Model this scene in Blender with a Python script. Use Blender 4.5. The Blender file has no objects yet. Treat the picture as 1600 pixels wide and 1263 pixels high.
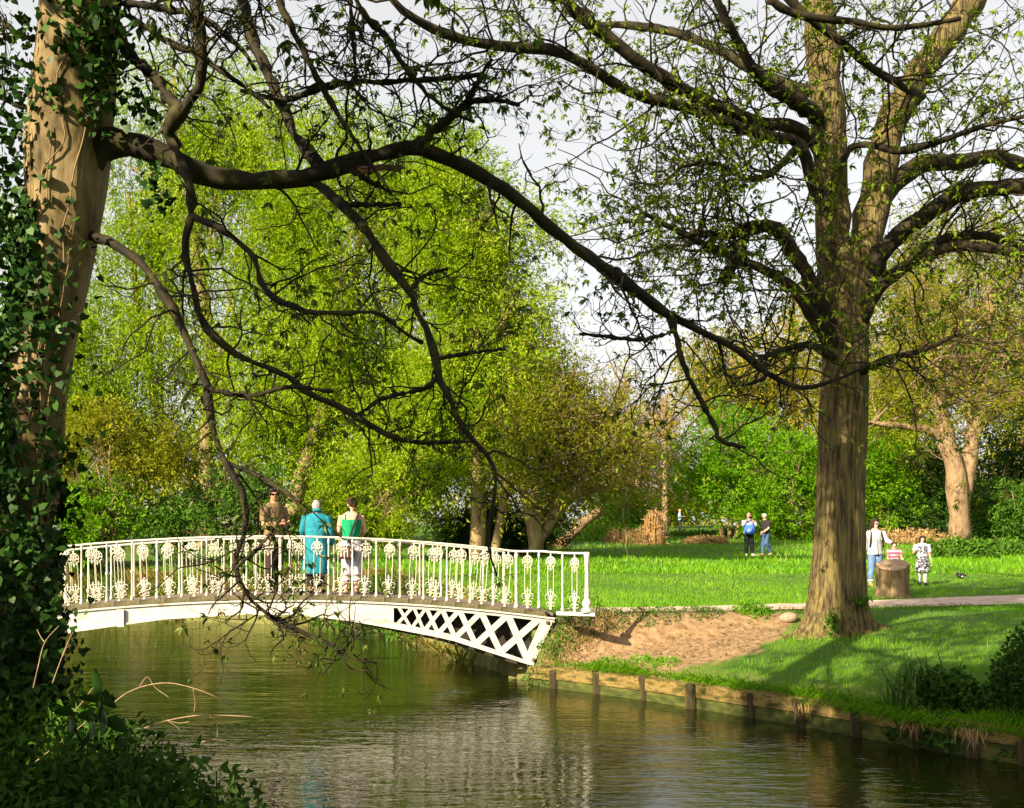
import bpy, math, random
import numpy as np
from mathutils import Vector, Matrix, Quaternion

C = bpy.context.scene.collection
SC = bpy.context.scene
R = math.radians

# ------------------------------------------------------------------ camera, light, exposure
F, HZ, ZC = 1600.0, 868.0, 1.0            # focal length (px of the 1600 px photo), horizon row, eye height
cam_d = bpy.data.cameras.new("camera")
cam = bpy.data.objects.new("camera", cam_d)
C.objects.link(cam)
cam_d.sensor_width = 36.0
cam_d.lens = 36.0
cam_d.shift_y = (HZ - 631.5) / 1600.0
cam_d.clip_start = 0.05
cam_d.clip_end = 3000
cam.location = (0, 0, ZC)
cam.rotation_euler = (R(90), 0, 0)
SC.camera = cam

SUN_AZ, SUN_EL = R(42), R(29)             # light travels towards +X,+Y (sun behind the camera's left shoulder)
w = bpy.data.worlds.new("World")
SC.world = w
w.use_nodes = True
wn, wl = w.node_tree.nodes, w.node_tree.links
bg = wn["Background"]
sky = wn.new("ShaderNodeTexSky")
sky.sky_type = 'NISHITA'
sky.sun_disc = False
sky.sun_elevation = SUN_EL
sky.sun_rotation = R(180) + SUN_AZ
sky.air_density = 1.0
sky.dust_density = 3.0
sky.ozone_density = 1.0
hsv = wn.new("ShaderNodeHueSaturation")
hsv.inputs['Saturation'].default_value = 0.25
wl.new(sky.outputs[0], hsv.inputs['Color'])
veil = wn.new("ShaderNodeMix")            # thin even veil of high cloud over the whole sky
veil.data_type = 'RGBA'
veil.inputs['Factor'].default_value = 0.38
veil.inputs['B'].default_value = (7.6, 7.5, 7.25, 1)
wl.new(hsv.outputs[0], veil.inputs['A'])
wl.new(veil.outputs['Result'], bg.inputs[0])
bg.inputs[1].default_value = 0.064

sd = bpy.data.lights.new("sun", 'SUN')
sd.energy = 5.0
sd.angle = R(0.5)
sd.color = (1.0, 0.87, 0.62)
sun = bpy.data.objects.new("sun", sd)
C.objects.link(sun)
ldir = Vector((math.sin(SUN_AZ) * math.cos(SUN_EL), math.cos(SUN_AZ) * math.cos(SUN_EL), -math.sin(SUN_EL)))
sun.rotation_euler = ldir.to_track_quat('-Z', 'Y').to_euler()
SC.view_settings.view_transform = 'Standard'
SC.view_settings.look = 'None'
SC.view_settings.exposure = 1.55
SC.view_settings.gamma = 1.0
SC.cycles.max_bounces = 6
SC.cycles.diffuse_bounces = 2
SC.cycles.glossy_bounces = 3
SC.cycles.transmission_bounces = 3
SC.cycles.caustics_reflective = False
SC.cycles.caustics_refractive = False


def P(px, py, Y):
    return np.array([(px - 800.0) / F * Y, Y, ZC - (py - HZ) / F * Y])


# ------------------------------------------------------------------ materials
def mat(name, col, rough=0.8, spec=0.3):
    m = bpy.data.materials.new(name)
    m.use_nodes = True
    b = m.node_tree.nodes["Principled BSDF"]
    b.inputs['Base Color'].default_value = (*col, 1)
    b.inputs['Roughness'].default_value = rough
    b.inputs['Specular IOR Level'].default_value = spec
    return m


def noise_mat(name, cols, scale=(1, 1, 1), nscale=5.0, detail=6, rough=0.85, spec=0.25, bump=0.0, bscale=None, bdist=0.02, pos=None, extra=None):
    """Principled surface whose colour runs through COLS along a noise in the object's own space; optional bump."""
    m = mat(name, cols[0], rough, spec)
    n, l = m.node_tree.nodes, m.node_tree.links
    b = n["Principled BSDF"]
    tc = n.new("ShaderNodeTexCoord")
    mp = n.new("ShaderNodeMapping")
    mp.inputs['Scale'].default_value = scale
    l.new(tc.outputs['Object'], mp.inputs[0])
    nz = n.new("ShaderNodeTexNoise")
    nz.inputs['Scale'].default_value = nscale
    nz.inputs['Detail'].default_value = detail
    nz.inputs['Roughness'].default_value = 0.62
    l.new(mp.outputs[0], nz.inputs['Vector'])
    rp = n.new("ShaderNodeValToRGB")
    k = len(cols)
    e = rp.color_ramp.elements
    while len(e) < k:
        e.new(0.5)
    for i in range(k):
        e[i].position = (pos[i] if pos else 0.3 + 0.4 * i / max(1, k - 1))
        e[i].color = (*cols[i], 1)
    l.new(nz.outputs['Fac'], rp.inputs[0])
    l.new(rp.outputs[0], b.inputs['Base Color'])
    if bump:
        nb = n.new("ShaderNodeTexNoise")
        nb.inputs['Scale'].default_value = bscale or nscale * 2
        nb.inputs['Detail'].default_value = 8
        l.new(mp.outputs[0], nb.inputs['Vector'])
        bp = n.new("ShaderNodeBump")
        bp.inputs['Strength'].default_value = bump
        bp.inputs['Distance'].default_value = bdist
        l.new(nb.outputs['Fac'], bp.inputs['Height'])
        l.new(bp.outputs[0], b.inputs['Normal'])
    return m


def leaf_mat(name, cols, trans=0.35, gloss=0.008, rough=0.5):
    """Thin leaf: diffuse + translucent + a little sheen; each leaf's own colour comes from its 'tone'."""
    m = bpy.data.materials.new(name)
    m.use_nodes = True
    n, l = m.node_tree.nodes, m.node_tree.links
    n.remove(n["Principled BSDF"])
    at = n.new("ShaderNodeAttribute")
    at.attribute_name = "tone"
    rp = n.new("ShaderNodeValToRGB")
    e = rp.color_ramp.elements
    while len(e) < len(cols):
        e.new(0.5)
    for i, c in enumerate(cols):
        e[i].position = i / (len(cols) - 1)
        e[i].color = (*c, 1)
    l.new(at.outputs['Fac'], rp.inputs[0])
    d = n.new("ShaderNodeBsdfDiffuse")
    t = n.new("ShaderNodeBsdfTranslucent")
    g = n.new("ShaderNodeBsdfGlossy")
    g.inputs['Roughness'].default_value = rough
    g.inputs['Color'].default_value = (0.8, 0.8, 0.7, 1)
    l.new(rp.outputs[0], d.inputs[0])
    l.new(rp.outputs[0], t.inputs[0])
    m1 = n.new("ShaderNodeMixShader")
    m1.inputs[0].default_value = trans
    l.new(d.outputs[0], m1.inputs[1])
    l.new(t.outputs[0], m1.inputs[2])
    m2 = n.new("ShaderNodeMixShader")
    m2.inputs[0].default_value = gloss
    l.new(m1.outputs[0], m2.inputs[1])
    l.new(g.outputs[0], m2.inputs[2])
    l.new(m2.outputs[0], n["Material Output"].inputs[0])
    return m


# ------------------------------------------------------------------ mesh building
class MB:
    """Collects shapes; build() links them as ONE mesh object."""

    def __init__(self):
        self.v, self.f, self.t, self.n = [], [], [], 0

    def add(self, v, f, tone=None):
        v = np.asarray(v, np.float64).reshape(-1, 3)
        f = np.asarray(f, np.int64)
        self.v.append(v)
        self.f.append(f + self.n)
        if tone is None:
            tone = np.full(len(v), 0.5)
        self.t.append(np.broadcast_to(np.asarray(tone, np.float64), (len(v),)))
        self.n += len(v)
        return self

    def box(self, c, s, rz=0.0):
        x, y, z = np.asarray(s) / 2.0
        v = np.array([[i * x, j * y, k * z] for i in (-1, 1) for j in (-1, 1) for k in (-1, 1)])
        ca, sa = math.cos(rz), math.sin(rz)
        v = v @ np.array([[ca, sa, 0], [-sa, ca, 0], [0, 0, 1]]) + np.asarray(c)
        return self.add(v, [[0, 1, 3, 2], [4, 6, 7, 5], [0, 4, 5, 1], [2, 3, 7, 6], [0, 2, 6, 4], [1, 5, 7, 3]])

    def tube(self, pts, rad, sides=8, cap=True, tone=None):
        pts = np.asarray(pts, float)
        k = len(pts)
        rad = np.broadcast_to(np.asarray(rad, float), (k,))
        v, f = tubes(pts[None], rad[None], sides, np.random.default_rng(3))
        self.add(v, f, tone)
        if cap:
            b = self.n - k * sides
            self.capf(b + np.arange(sides)[::-1])
            self.capf(b + (k - 1) * sides + np.arange(sides))
        return self

    def capf(self, idx):
        a = idx[0]
        self.f.append(np.array([[a, idx[i], idx[i + 1]] for i in range(1, len(idx) - 1)], np.int64))

    def rings(self, rs, sides=14, rot=0.0):
        """Stack of horizontal ellipses (x, y, z, rx, ry) with caps."""
        a = np.linspace(0, 2 * math.pi, sides, endpoint=False) + rot
        v = np.array([[[x + rx * math.cos(q), y + ry * math.sin(q), z] for q in a] for x, y, z, rx, ry in rs])
        k = len(rs)
        f = grid_faces(1, k, sides)
        b = self.n
        self.add(v, f)
        self.capf(b + np.arange(sides)[::-1])
        self.capf(b + (k - 1) * sides + np.arange(sides))
        return self

    def ball(self, c, r, seg=12, rng_=8):
        r = np.broadcast_to(np.asarray(r, float), (3,))
        rs = []
        v = [[0, 0, -1]]
        for i in range(1, rng_):
            th = math.pi * i / rng_
            for j in range(seg):
                q = 2 * math.pi * j / seg
                v.append([math.sin(th) * math.cos(q), math.sin(th) * math.sin(q), -math.cos(th)])
        v.append([0, 0, 1])
        f3, f4 = [], []
        for j in range(seg):
            j2 = (j + 1) % seg
            f3.append([0, 1 + j2, 1 + j])
            top = 1 + (rng_ - 2) * seg
            f3.append([len(v) - 1, top + j, top + j2])
            for i in range(rng_ - 2):
                a = 1 + i * seg
                f4.append([a + j, a + j2, a + seg + j2, a + seg + j])
        b = self.n
        self.add(np.array(v) * r + np.asarray(c), f4)
        self.f.append(np.array(f3, np.int64) + b)
        return self

    def prism(self, poly, d0, d1, fn):
        """Extrude a 2-D polygon (s,t) between depths d0 and d1; fn(s,t,d) -> xyz."""
        k = len(poly)
        v = [fn(s, t, d0) for s, t in poly] + [fn(s, t, d1) for s, t in poly]
        b = self.n
        self.add(v, [[i, (i + 1) % k, k + (i + 1) % k, k + i] for i in range(k)])
        for i in range(1, k - 1):
            self.f.append(np.array([[b, b + i + 1, b + i], [b + k, b + k + i, b + k + i + 1]], np.int64))
        return self

    def mesh(self, name, m, smooth=True):
        me = bpy.data.meshes.new(name)
        v = np.concatenate(self.v).astype(np.float32)
        lt, lv = [], []
        for f in self.f:
            lt.append(np.full(len(f), f.shape[1], np.int32))
            lv.append(f.reshape(-1))
        lt = np.concatenate(lt)
        lv = np.concatenate(lv).astype(np.int32)
        ls = np.concatenate([[0], np.cumsum(lt)[:-1]]).astype(np.int32)
        me.vertices.add(len(v))
        me.vertices.foreach_set("co", v.ravel())
        me.loops.add(len(lv))
        me.loops.foreach_set("vertex_index", lv)
        me.polygons.add(len(lt))
        me.polygons.foreach_set("loop_start", ls)
        me.polygons.foreach_set("loop_total", lt)
        me.polygons.foreach_set("use_smooth", np.full(len(lt), smooth, bool))
        a = me.attributes.new("tone", 'FLOAT', 'POINT')
        a.data.foreach_set("value", np.concatenate(self.t).astype(np.float32))
        me.update(calc_edges=True)
        if m is not None:
            for q in (m if isinstance(m, (list, tuple)) else [m]):
                me.materials.append(q)
        return me

    def build(self, name, m, parent=None, smooth=True, kind=None):
        return link(name, self.mesh(name, m, smooth), parent, kind)


def link(name, me, parent=None, kind=None, loc=None, rz=None):
    o = bpy.data.objects.new(name, me)
    C.objects.link(o)
    if parent is not None:
        o.parent = parent
        if not parent.get('local'):
            o.matrix_parent_inverse = Matrix.Translation(-Vector(root_loc(parent)))
    if loc is not None:
        o.location = loc
    if rz is not None:
        o.rotation_euler = (0, 0, rz)
    if kind:
        o['kind'] = kind
    return o


def root_loc(o):
    return o.location if o.parent is None else (0, 0, 0)


def thing(name, label, cat, loc=(0, 0, 0), group=None, rz=None):
    """Empty at the thing's base; with rz given its parts are written in its own frame."""
    o = bpy.data.objects.new(name, None)
    C.objects.link(o)
    o.empty_display_size = 0.2
    o.location = loc
    if rz is not None:
        o.rotation_euler = (0, 0, rz)
        o['local'] = 1
    return tag(o, label, cat, group)


def tag(o, label, cat, group=None):
    o['label'] = label
    o['category'] = cat
    if group:
        o['group'] = group
    return o


def grid_faces(n, k, s):
    """Quads for N tubes of K rings with S sides."""
    i = np.arange(n)[:, None, None] * k * s
    j = np.arange(k - 1)[None, :, None] * s
    q = np.arange(s)[None, None, :]
    a = i + j + q
    b = i + j + (q + 1) % s
    return np.stack([a, b, b + s, a + s], -1).reshape(-1, 4)


def norm(a):
    return a / np.maximum(np.linalg.norm(a, axis=-1, keepdims=True), 1e-9)


def tubes(PP, RR, sides, rng):
    n, k, _ = PP.shape
    t = np.empty_like(PP)
    t[:, 1:-1] = PP[:, 2:] - PP[:, :-2]
    t[:, 0] = PP[:, 1] - PP[:, 0]
    t[:, -1] = PP[:, -1] - PP[:, -2]
    t = norm(t)
    ax = norm(PP[:, -1] - PP[:, 0])
    ref = np.where(np.abs(ax[:, 2:3]) > 0.75, np.array([[1.0, 0.13, 0]]), np.array([[0.07, 0.1, 1.0]]))
    u = norm(np.cross(t, ref[:, None, :]))
    wv = np.cross(t, u)
    a = np.linspace(0, 2 * math.pi, sides, endpoint=False)
    v = PP[:, :, None, :] + RR[:, :, None, None] * (np.cos(a)[None, None, :, None] * u[:, :, None, :] + np.sin(a)[None, None, :, None] * wv[:, :, None, :])
    return v.reshape(-1, 3), grid_faces(n, k, sides)


def smooth_path(pts, n):
    """Catmull-Rom through pts (rows of any width), n samples evenly spread over the index."""
    p = np.asarray(pts, float)
    p = np.vstack([2 * p[0] - p[1], p, 2 * p[-1] - p[-2]])
    seg = len(p) - 3
    d = np.concatenate([[0], np.cumsum(np.linalg.norm(np.diff(p[1:-1, :3], axis=0), axis=1))])
    tt = np.interp(np.linspace(0, d[-1], n), d, np.arange(seg + 1))
    i = np.minimum(tt.astype(int), seg - 1)
    t = (tt - i)[:, None]
    a, b, c, e = p[i], p[i + 1], p[i + 2], p[i + 3]
    return 0.5 * (2 * b + (c - a) * t + (2 * a - 5 * b + 4 * c - e) * t ** 2 + (3 * b - a - 3 * c + e) * t ** 3)


def spawn(rng, PP, RR, N, fr=(0.15, 1.0), ang=(30, 75), L=(0.3, 0.8), steps=6, wig=0.25, grav=0.0, rf=0.6, rmax=1.0, tip=0.35, bias=None):
    """N side shoots from the paths PP (M,k,3) with radii RR: returns (N,steps+1,3),(N,steps+1)."""
    M, k, _ = PP.shape
    ln = np.linalg.norm(np.diff(PP, axis=1), axis=2).sum(1)
    pi = rng.choice(M, N, p=ln / ln.sum())
    t = rng.uniform(fr[0], fr[1], N) * (k - 1)
    i = np.minimum(t.astype(int), k - 2)
    q = (t - i)[:, None]
    a, b = PP[pi, i], PP[pi, i + 1]
    p = a * (1 - q) + b * q
    r = RR[pi, i] * (1 - q[:, 0]) + RR[pi, i + 1] * q[:, 0]
    tan = norm(b - a)
    rv = rng.normal(size=(N, 3))
    if bias is not None:
        rv += np.asarray(bias)
    perp = norm(rv - (rv * tan).sum(1, keepdims=True) * tan)
    an = np.radians(rng.uniform(ang[0], ang[1], N))[:, None]
    d = norm(np.cos(an) * tan + np.sin(an) * perp)
    ll = rng.uniform(L[0], L[1], N)
    out = [p]
    for s in range(steps):
        d = norm(d + wig * rng.normal(size=(N, 3)) + np.array([0, 0, grav]))
        p = p + d * (ll / steps)[:, None]
        out.append(p)
    r0 = np.minimum(r * rf, rmax)
    rad = r0[:, None] * np.linspace(1, tip, steps + 1)[None]
    return np.stack(out, 1), rad


def leaf_tris(mb, rng, pos, d, L, W, tone, nrm=None):
    """One pointed triangle per leaf."""
    N = len(pos)
    rv = rng.normal(size=(N, 3)) if nrm is None else nrm
    side = norm(np.cross(d, rv))
    L = np.broadcast_to(L, (N,))[:, None]
    W = np.broadcast_to(W, (N,))[:, None] / 2
    v = np.stack([pos - side * W * 0.7, pos + d * L * 0.35 + side * W * 1.3, pos + d * L], 1)
    mb.add(v, np.arange(N * 3).reshape(N, 3), np.repeat(tone, 3))


def leaf_kites(mb, rng, pos, d, L, W, tone, nrm=None, fold=0.25):
    """Pointed four-cornered leaf folded along its midrib (2 triangles)."""
    N = len(pos)
    rv = rng.normal(size=(N, 3)) if nrm is None else nrm
    side = norm(np.cross(d, rv))
    up = np.cross(side, d)
    L = np.broadcast_to(L, (N,))[:, None]
    W = np.broadcast_to(W, (N,))[:, None] / 2
    m = pos + d * L * 0.45
    v = np.stack([pos, m + side * W + up * W * fold, pos + d * L - up * L * 0.1, m - side * W + up * W * fold], 1)
    b = np.arange(N)[:, None] * 4
    f = np.concatenate([b + np.array([[0, 1, 2]]), b + np.array([[0, 2, 3]])])
    mb.add(v, f, np.repeat(tone, 4))


def rdir(rng, n):
    return norm(rng.normal(size=(n, 3)))

# ------------------------------------------------------------------ terrain
WZ = -1.09                                   # water level
RB = [(40, -18), (16, 1.2), (9.0, 6.9), (4.87, 10.4), (3.52, 12.5), (1.93, 14.73), (0.36, 16.4), (-0.15, 17.6), (-0.8, 19.6), (-3.4, 27.2), (-6, 30.5), (-10.9, 32.8), (-17, 33.5), (-45, 31)]
LB = [(-45, 24), (-20, 23.5), (-13, 20.5), (-9.2, 17), (-7.6, 14.2), (-4.6, 10.2), (-2.9, 8.0), (-1.9, 6.4), (0, 4.6), (5, 2.5), (14, -3), (36, -24)]
POLY = np.array(RB + LB, float)
PATH = np.array([(0.95, 17.82), (2.2, 18.05), (4.0, 18.6), (6.0, 19.5), (8.5, 20.7), (11, 21.8), (16, 23.6), (40, 31)], float)
PATHW = np.array([0.62, 0.66, 0.8, 0.95, 1.0, 1.0, 1.0, 1.0])


def seg_dist(x, y, pts, closed):
    p = np.stack([x, y], -1)
    best = np.full(x.shape, 1e9)
    par = np.zeros(x.shape)
    n = len(pts)
    for i in range(n if closed else n - 1):
        a, b = pts[i], pts[(i + 1) % n]
        ab = b - a
        t = np.clip(((p - a) @ ab) / (ab @ ab), 0, 1)
        d = np.linalg.norm(p - a - t[..., None] * ab, axis=-1)
        m = d < best
        best = np.where(m, d, best)
        par = np.where(m, i + t, par)
    return best, par


def inside(x, y, poly):
    r = np.zeros(x.shape, bool)
    n = len(poly)
    for i in range(n):
        (x1, y1), (x2, y2) = poly[i], poly[(i + 1) % n]
        c = (y1 > y) != (y2 > y)
        xx = x1 + (y - y1) * (x2 - x1) / ((y2 - y1) if y2 != y1 else 1e-9)
        r ^= c & (x < xx)
    return r


def river_d(x, y):
    d, par = seg_dist(x, y, POLY, True)
    return np.where(inside(x, y, POLY), -d, d), par


def sst(t):
    t = np.clip(t, 0, 1)
    return t * t * (3 - 2 * t)


def wob(x, y, s=1.0):
    return (np.sin(x * 1.7 * s + 1.3 * np.sin(y * 0.9 * s)) + np.sin(y * 2.1 * s + 1.7 * np.sin(x * 1.1 * s + 2)) + 0.6 * np.sin(x * 4.3 * s + y * 3.1 * s)) / 2.6


def height(x, y):
    x = np.asarray(x, float)
    y = np.asarray(y, float)
    d, par = river_d(x, y)
    right = par < len(RB) - 0.5
    zin = np.clip(0.0475 * (y - 20.5), 0, 4.2) + np.clip((y - 20) / 20, 0, 1) * 0.05 * wob(x, y, 0.35)
    t1 = 1 - (1 - np.clip(d / 6.2, 0, 1)) ** 1.7
    zf = -0.79 + (zin + 0.79) * t1
    t2 = 1 - (1 - np.clip(d / 1.8, 0, 1)) ** 1.6
    zb = -1.0 + (zin + 1.0) * t2
    k = sst((y - 17.2) / 1.2)
    zr = zf * (1 - k) + zb * k
    zl = -1.0 + (0.42 + 0.1 * np.clip(d / 6, 0, 1)) * (1 - (1 - np.clip(d / 0.9, 0, 1)) ** 2)
    far = sst((y - 12) / 4)
    zl = zl + far * 0.45 * np.clip(d / 1.2, 0, 1)
    z = np.where(right, zr, zl) + 0.012 * wob(x, y, 2.2)
    dp, pp = seg_dist(x, y, PATH, False)
    hw = np.interp(pp, np.arange(len(PATHW)), PATHW)
    zp = np.where(pp < 3, 0.03, np.maximum(zin, 0.0) * 0.6 + 0.02)
    kp = 1 - sst((dp - hw - 0.05) / np.where(pp < 2, 0.75, 0.9))
    z = np.where(right & (d > 0.1), z * (1 - kp) + zp * kp, z)
    bed = WZ - 0.15 - 0.7 * np.clip(-d / 0.6, 0, 1)
    return np.where(d < 0.15, bed, z)


DIRT = np.array([(0.55, 16.35), (1.0, 17.0), (2.2, 17.35), (3.6, 17.75), (4.7, 17.6), (4.5, 16.7), (3.9, 15.6), (3.0, 15.0), (2.1, 14.85), (1.2, 15.7)])


def dirt_mask(x, y):
    d, _ = seg_dist(x, y, DIRT, True)
    s = np.where(inside(x, y, DIRT), d, -d)
    s = s + 0.16 * wob(x, y, 2.6) + 0.1 * wob(y + 5, x, 6)
    d2 = np.hypot((x - 3.6) / 1.2, (y - 17.5) / 0.5)
    return np.clip(s / 0.22 + 0.5, 0, 1)


M_ground = noise_mat("ground_soil_and_turf", [(0.03, 0.065, 0.004), (0.05, 0.1, 0.005), (0.07, 0.12, 0.008)], nscale=1.3, bump=0.22, bscale=30, bdist=0.02)


def ground_dirt(m):
    n, l = m.node_tree.nodes, m.node_tree.links
    b = n["Principled BSDF"]
    src = b.inputs['Base Color'].links[0].from_socket
    at = n.new("ShaderNodeAttribute")
    at.attribute_name = "tone"
    nz = n.new("ShaderNodeTexNoise")
    nz.inputs['Scale'].default_value = 9
    nz.inputs['Detail'].default_value = 8
    tc = n.new("ShaderNodeTexCoord")
    l.new(tc.outputs['Object'], nz.inputs['Vector'])
    rp = n.new("ShaderNodeValToRGB")
    rp.color_ramp.elements[0].position = 0.3
    rp.color_ramp.elements[0].color = (0.13, 0.075, 0.035, 1)
    rp.color_ramp.elements[1].position = 0.72
    rp.color_ramp.elements[1].color = (0.3, 0.195, 0.1, 1)
    l.new(nz.outputs['Fac'], rp.inputs[0])
    mx = n.new("ShaderNodeMix")
    mx.data_type = 'RGBA'
    l.new(at.outputs['Fac'], mx.inputs['Factor'])
    l.new(src, mx.inputs['A'])
    l.new(rp.outputs[0], mx.inputs['B'])
    l.new(mx.outputs['Result'], b.inputs['Base Color'])


ground_dirt(M_ground)
rng = np.random.default_rng(11)
xs = np.concatenate([[-900, -400, -200, -100, -60, -45], np.arange(-36, -12, 1.5), np.arange(-12, -1.2, 0.35), np.arange(-1.2, 8, 0.14), np.arange(8, 14, 0.3), np.arange(14, 40, 1.5), [45, 60, 100, 200, 400, 900]])
ys = np.concatenate([[-300, -100, -40, -20, -10], np.arange(-5, 3, 0.8), np.arange(3, 10, 0.25), np.arange(10, 20, 0.14), np.arange(20, 36, 0.4), np.arange(36, 110, 2.5), [120, 150, 220, 400, 800, 1800]])
gx, gy = np.meshgrid(xs, ys, indexing='ij')
gz = height(gx, gy)
near_lump = np.where((gy > 10) & (gy < 20) & (gx > 0), 0.004 * rng.normal(size=gx.shape), 0)
gm = MB()
nx, ny = gx.shape
ii, jj = np.meshgrid(np.arange(nx - 1), np.arange(ny - 1), indexing='ij')
a_ = (ii * ny + jj).ravel()
gm.add(np.stack([gx, gy, gz + near_lump], -1).reshape(-1, 3), np.stack([a_, a_ + ny, a_ + ny + 1, a_ + 1], -1), np.maximum(dirt_mask(gx, gy), 0.4 * (1 - sst((river_d(gx, gy)[0] - .2) / .8))).ravel())
gm.build("ground", M_ground, kind='structure')

# --- water
M_water = bpy.data.materials.new("river_water")
M_water.use_nodes = True


def water_nodes(m):
    n, l = m.node_tree.nodes, m.node_tree.links
    b = n["Principled BSDF"]
    b.inputs['Base Color'].default_value = (0.009, 0.012, 0.001, 1)
    b.inputs['Roughness'].default_value = 0.02
    b.inputs['IOR'].default_value = 1.33
    tc = n.new("ShaderNodeTexCoord")
    h = None
    for sc, amp, det in (((0.55, 1.6, 1), 0.55, 2), ((2.2, 6.5, 1), 0.3, 3), ((6.0, 15.0, 1), 0.12, 2)):
        mp = n.new("ShaderNodeMapping")
        mp.inputs['Scale'].default_value = sc
        mp.inputs['Rotation'].default_value = (0, 0, R(-8))
        l.new(tc.outputs['Object'], mp.inputs[0])
        nz = n.new("ShaderNodeTexNoise")
        nz.inputs['Scale'].default_value = 1.0
        nz.inputs['Detail'].default_value = det
        nz.inputs['Distortion'].default_value = 0.6
        l.new(mp.outputs[0], nz.inputs['Vector'])
        mu = n.new("ShaderNodeMath")
        mu.operation = 'MULTIPLY'
        mu.inputs[1].default_value = amp
        l.new(nz.outputs['Fac'], mu.inputs[0])
        if h is None:
            h = mu.outputs[0]
        else:
            ad = n.new("ShaderNodeMath")
            l.new(h, ad.inputs[0])
            l.new(mu.outputs[0], ad.inputs[1])
            h = ad.outputs[0]
    calm = n.new("ShaderNodeTexNoise")      # calm and ruffled patches
    calm.inputs['Scale'].default_value = 0.28
    calm.inputs['Detail'].default_value = 3
    l.new(tc.outputs['Object'], calm.inputs['Vector'])
    mr = n.new("ShaderNodeMapRange")
    mr.inputs['From Min'].default_value = 0.38
    mr.inputs['From Max'].default_value = 0.62
    mr.inputs['To Min'].default_value = 0.65
    mr.inputs['To Max'].default_value = 1.3
    l.new(calm.outputs['Fac'], mr.inputs['Value'])
    mu = n.new("ShaderNodeMath")
    mu.operation = 'MULTIPLY'
    l.new(h, mu.inputs[0])
    l.new(mr.outputs['Result'], mu.inputs[1])
    h = mu.outputs[0]
    bp = n.new("ShaderNodeBump")
    bp.inputs['Strength'].default_value = 0.6
    bp.inputs['Distance'].default_value = 0.05
    l.new(h, bp.inputs['Height'])
    l.new(bp.outputs[0], b.inputs['Normal'])


water_nodes(M_water)
MB().add([(-60, -45, WZ), (60, -45, WZ), (60, 40, WZ), (-60, 40, WZ)], [[0, 1, 2, 3]]).build("river_water", M_water, kind='structure')

# --- footpath: a sheet laid on the ground
M_path = noise_mat("path_gravel", [(0.3, 0.2, 0.15), (0.46, 0.33, 0.26), (0.55, 0.42, 0.34)], nscale=3.0, bump=0.4, bscale=60, bdist=0.01)
pc = smooth_path(np.column_stack([PATH, PATHW]), 90)
tg = norm(np.gradient(pc[:, :2], axis=0))
nn = np.column_stack([-tg[:, 1], tg[:, 0]])
cols_ = np.linspace(-1, 1, 7)
jit = 0.05 * wob(pc[:, 0] * 3, pc[:, 1] * 3)
px_ = pc[:, None, 0] + nn[:, None, 0] * cols_ * (pc[:, 2] + jit)[:, None]
py_ = pc[:, None, 1] + nn[:, None, 1] * cols_ * (pc[:, 2] + jit)[:, None]
pz_ = height(px_, py_) + 0.02
pm = MB()
k = 7
a_ = (np.arange(89)[:, None] * k + np.arange(k - 1)).ravel()
pm.add(np.stack([px_, py_, pz_], -1).reshape(-1, 3), np.stack([a_, a_ + k, a_ + k + 1, a_ + 1], -1))
pm.build("footpath", M_path, kind='structure')
# the path on the near side, running off behind the ivy-clad tree
lp = MB()
lx = np.linspace(-9.3, -18, 12)
lv_ = []
for x_ in lx:
    for s_ in (-0.8, 0.8):
        yy = 15.9 + (x_ + 9.3) * -0.1 + s_
        lv_.append((x_, yy, float(height(x_, yy)) + 0.03))
lp.add(lv_, [[2 * i, 2 * i + 1, 2 * i + 3, 2 * i + 2] for i in range(11)])
lp.build("footpath", M_path, kind='structure')

# ------------------------------------------------------------------ grass
G_COLS = [(0.035, 0.12, 0.001), (0.09, 0.26, 0.002), (0.15, 0.34, 0.003), (0.25, 0.35, 0.02)]
M_grass = leaf_mat("grass_blades", G_COLS, trans=0.4, gloss=0.02)


def grass(name, label, N, xr, yr, h, wd, seed, dens=None, keep_path=True, lean=0.35, tonesh=0.0):
    g = np.random.default_rng(seed)
    u = g.uniform(size=N)
    # even cover in depth: thinner further away
    y = 1.0 / (1 / yr[0] + u * (1 / yr[1] - 1 / yr[0]))
    x = g.uniform(xr[0], xr[1], N) * (y / yr[1])
    d, par = river_d(x, y)
    m = (d > 0.12) & (par < len(RB) - 0.5)
    dp, pp = seg_dist(x, y, PATH, False)
    hw = np.interp(pp, np.arange(len(PATHW)), PATHW)
    m &= dp > hw + g.normal(size=N) * 0.07
    dm = dirt_mask(x, y)
    m &= g.uniform(size=N) > dm * 1.25
    thin = 0.72 + 0.3 * wob(x * 1.3, y * 1.3)
    m &= g.uniform(size=N) < thin
    x, y = x[m], y[m]
    z = height(x, y)
    n = len(x)
    pos = np.stack([x, y, z - 0.01], -1)
    dr = g.normal(size=(n, 3)) * lean
    dr[:, 2] = 1
    dr = norm(dr)
    patch = wob(x * 0.8, y * 0.6)
    L = g.uniform(h[0], h[1], n) * (1 + 0.35 * patch)
    W = g.uniform(wd[0], wd[1], n)
    a = g.uniform(0, math.pi, n)
    side = np.stack([np.cos(a), np.sin(a) * 0.6, np.zeros(n)], -1) * (W / 2)[:, None]
    v = np.stack([pos - side, pos + side, pos + dr * L[:, None]], 1)
    tone = np.clip(0.5 + 0.2 * patch + g.normal(size=n) * 0.16 + tonesh, 0, 1)
    mb = MB()
    mb.add(v, np.arange(n * 3).reshape(n, 3), np.repeat(tone, 3))
    o = mb.build(name, M_grass, kind='stuff', smooth=False)
    o['label'] = label
    return o


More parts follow.
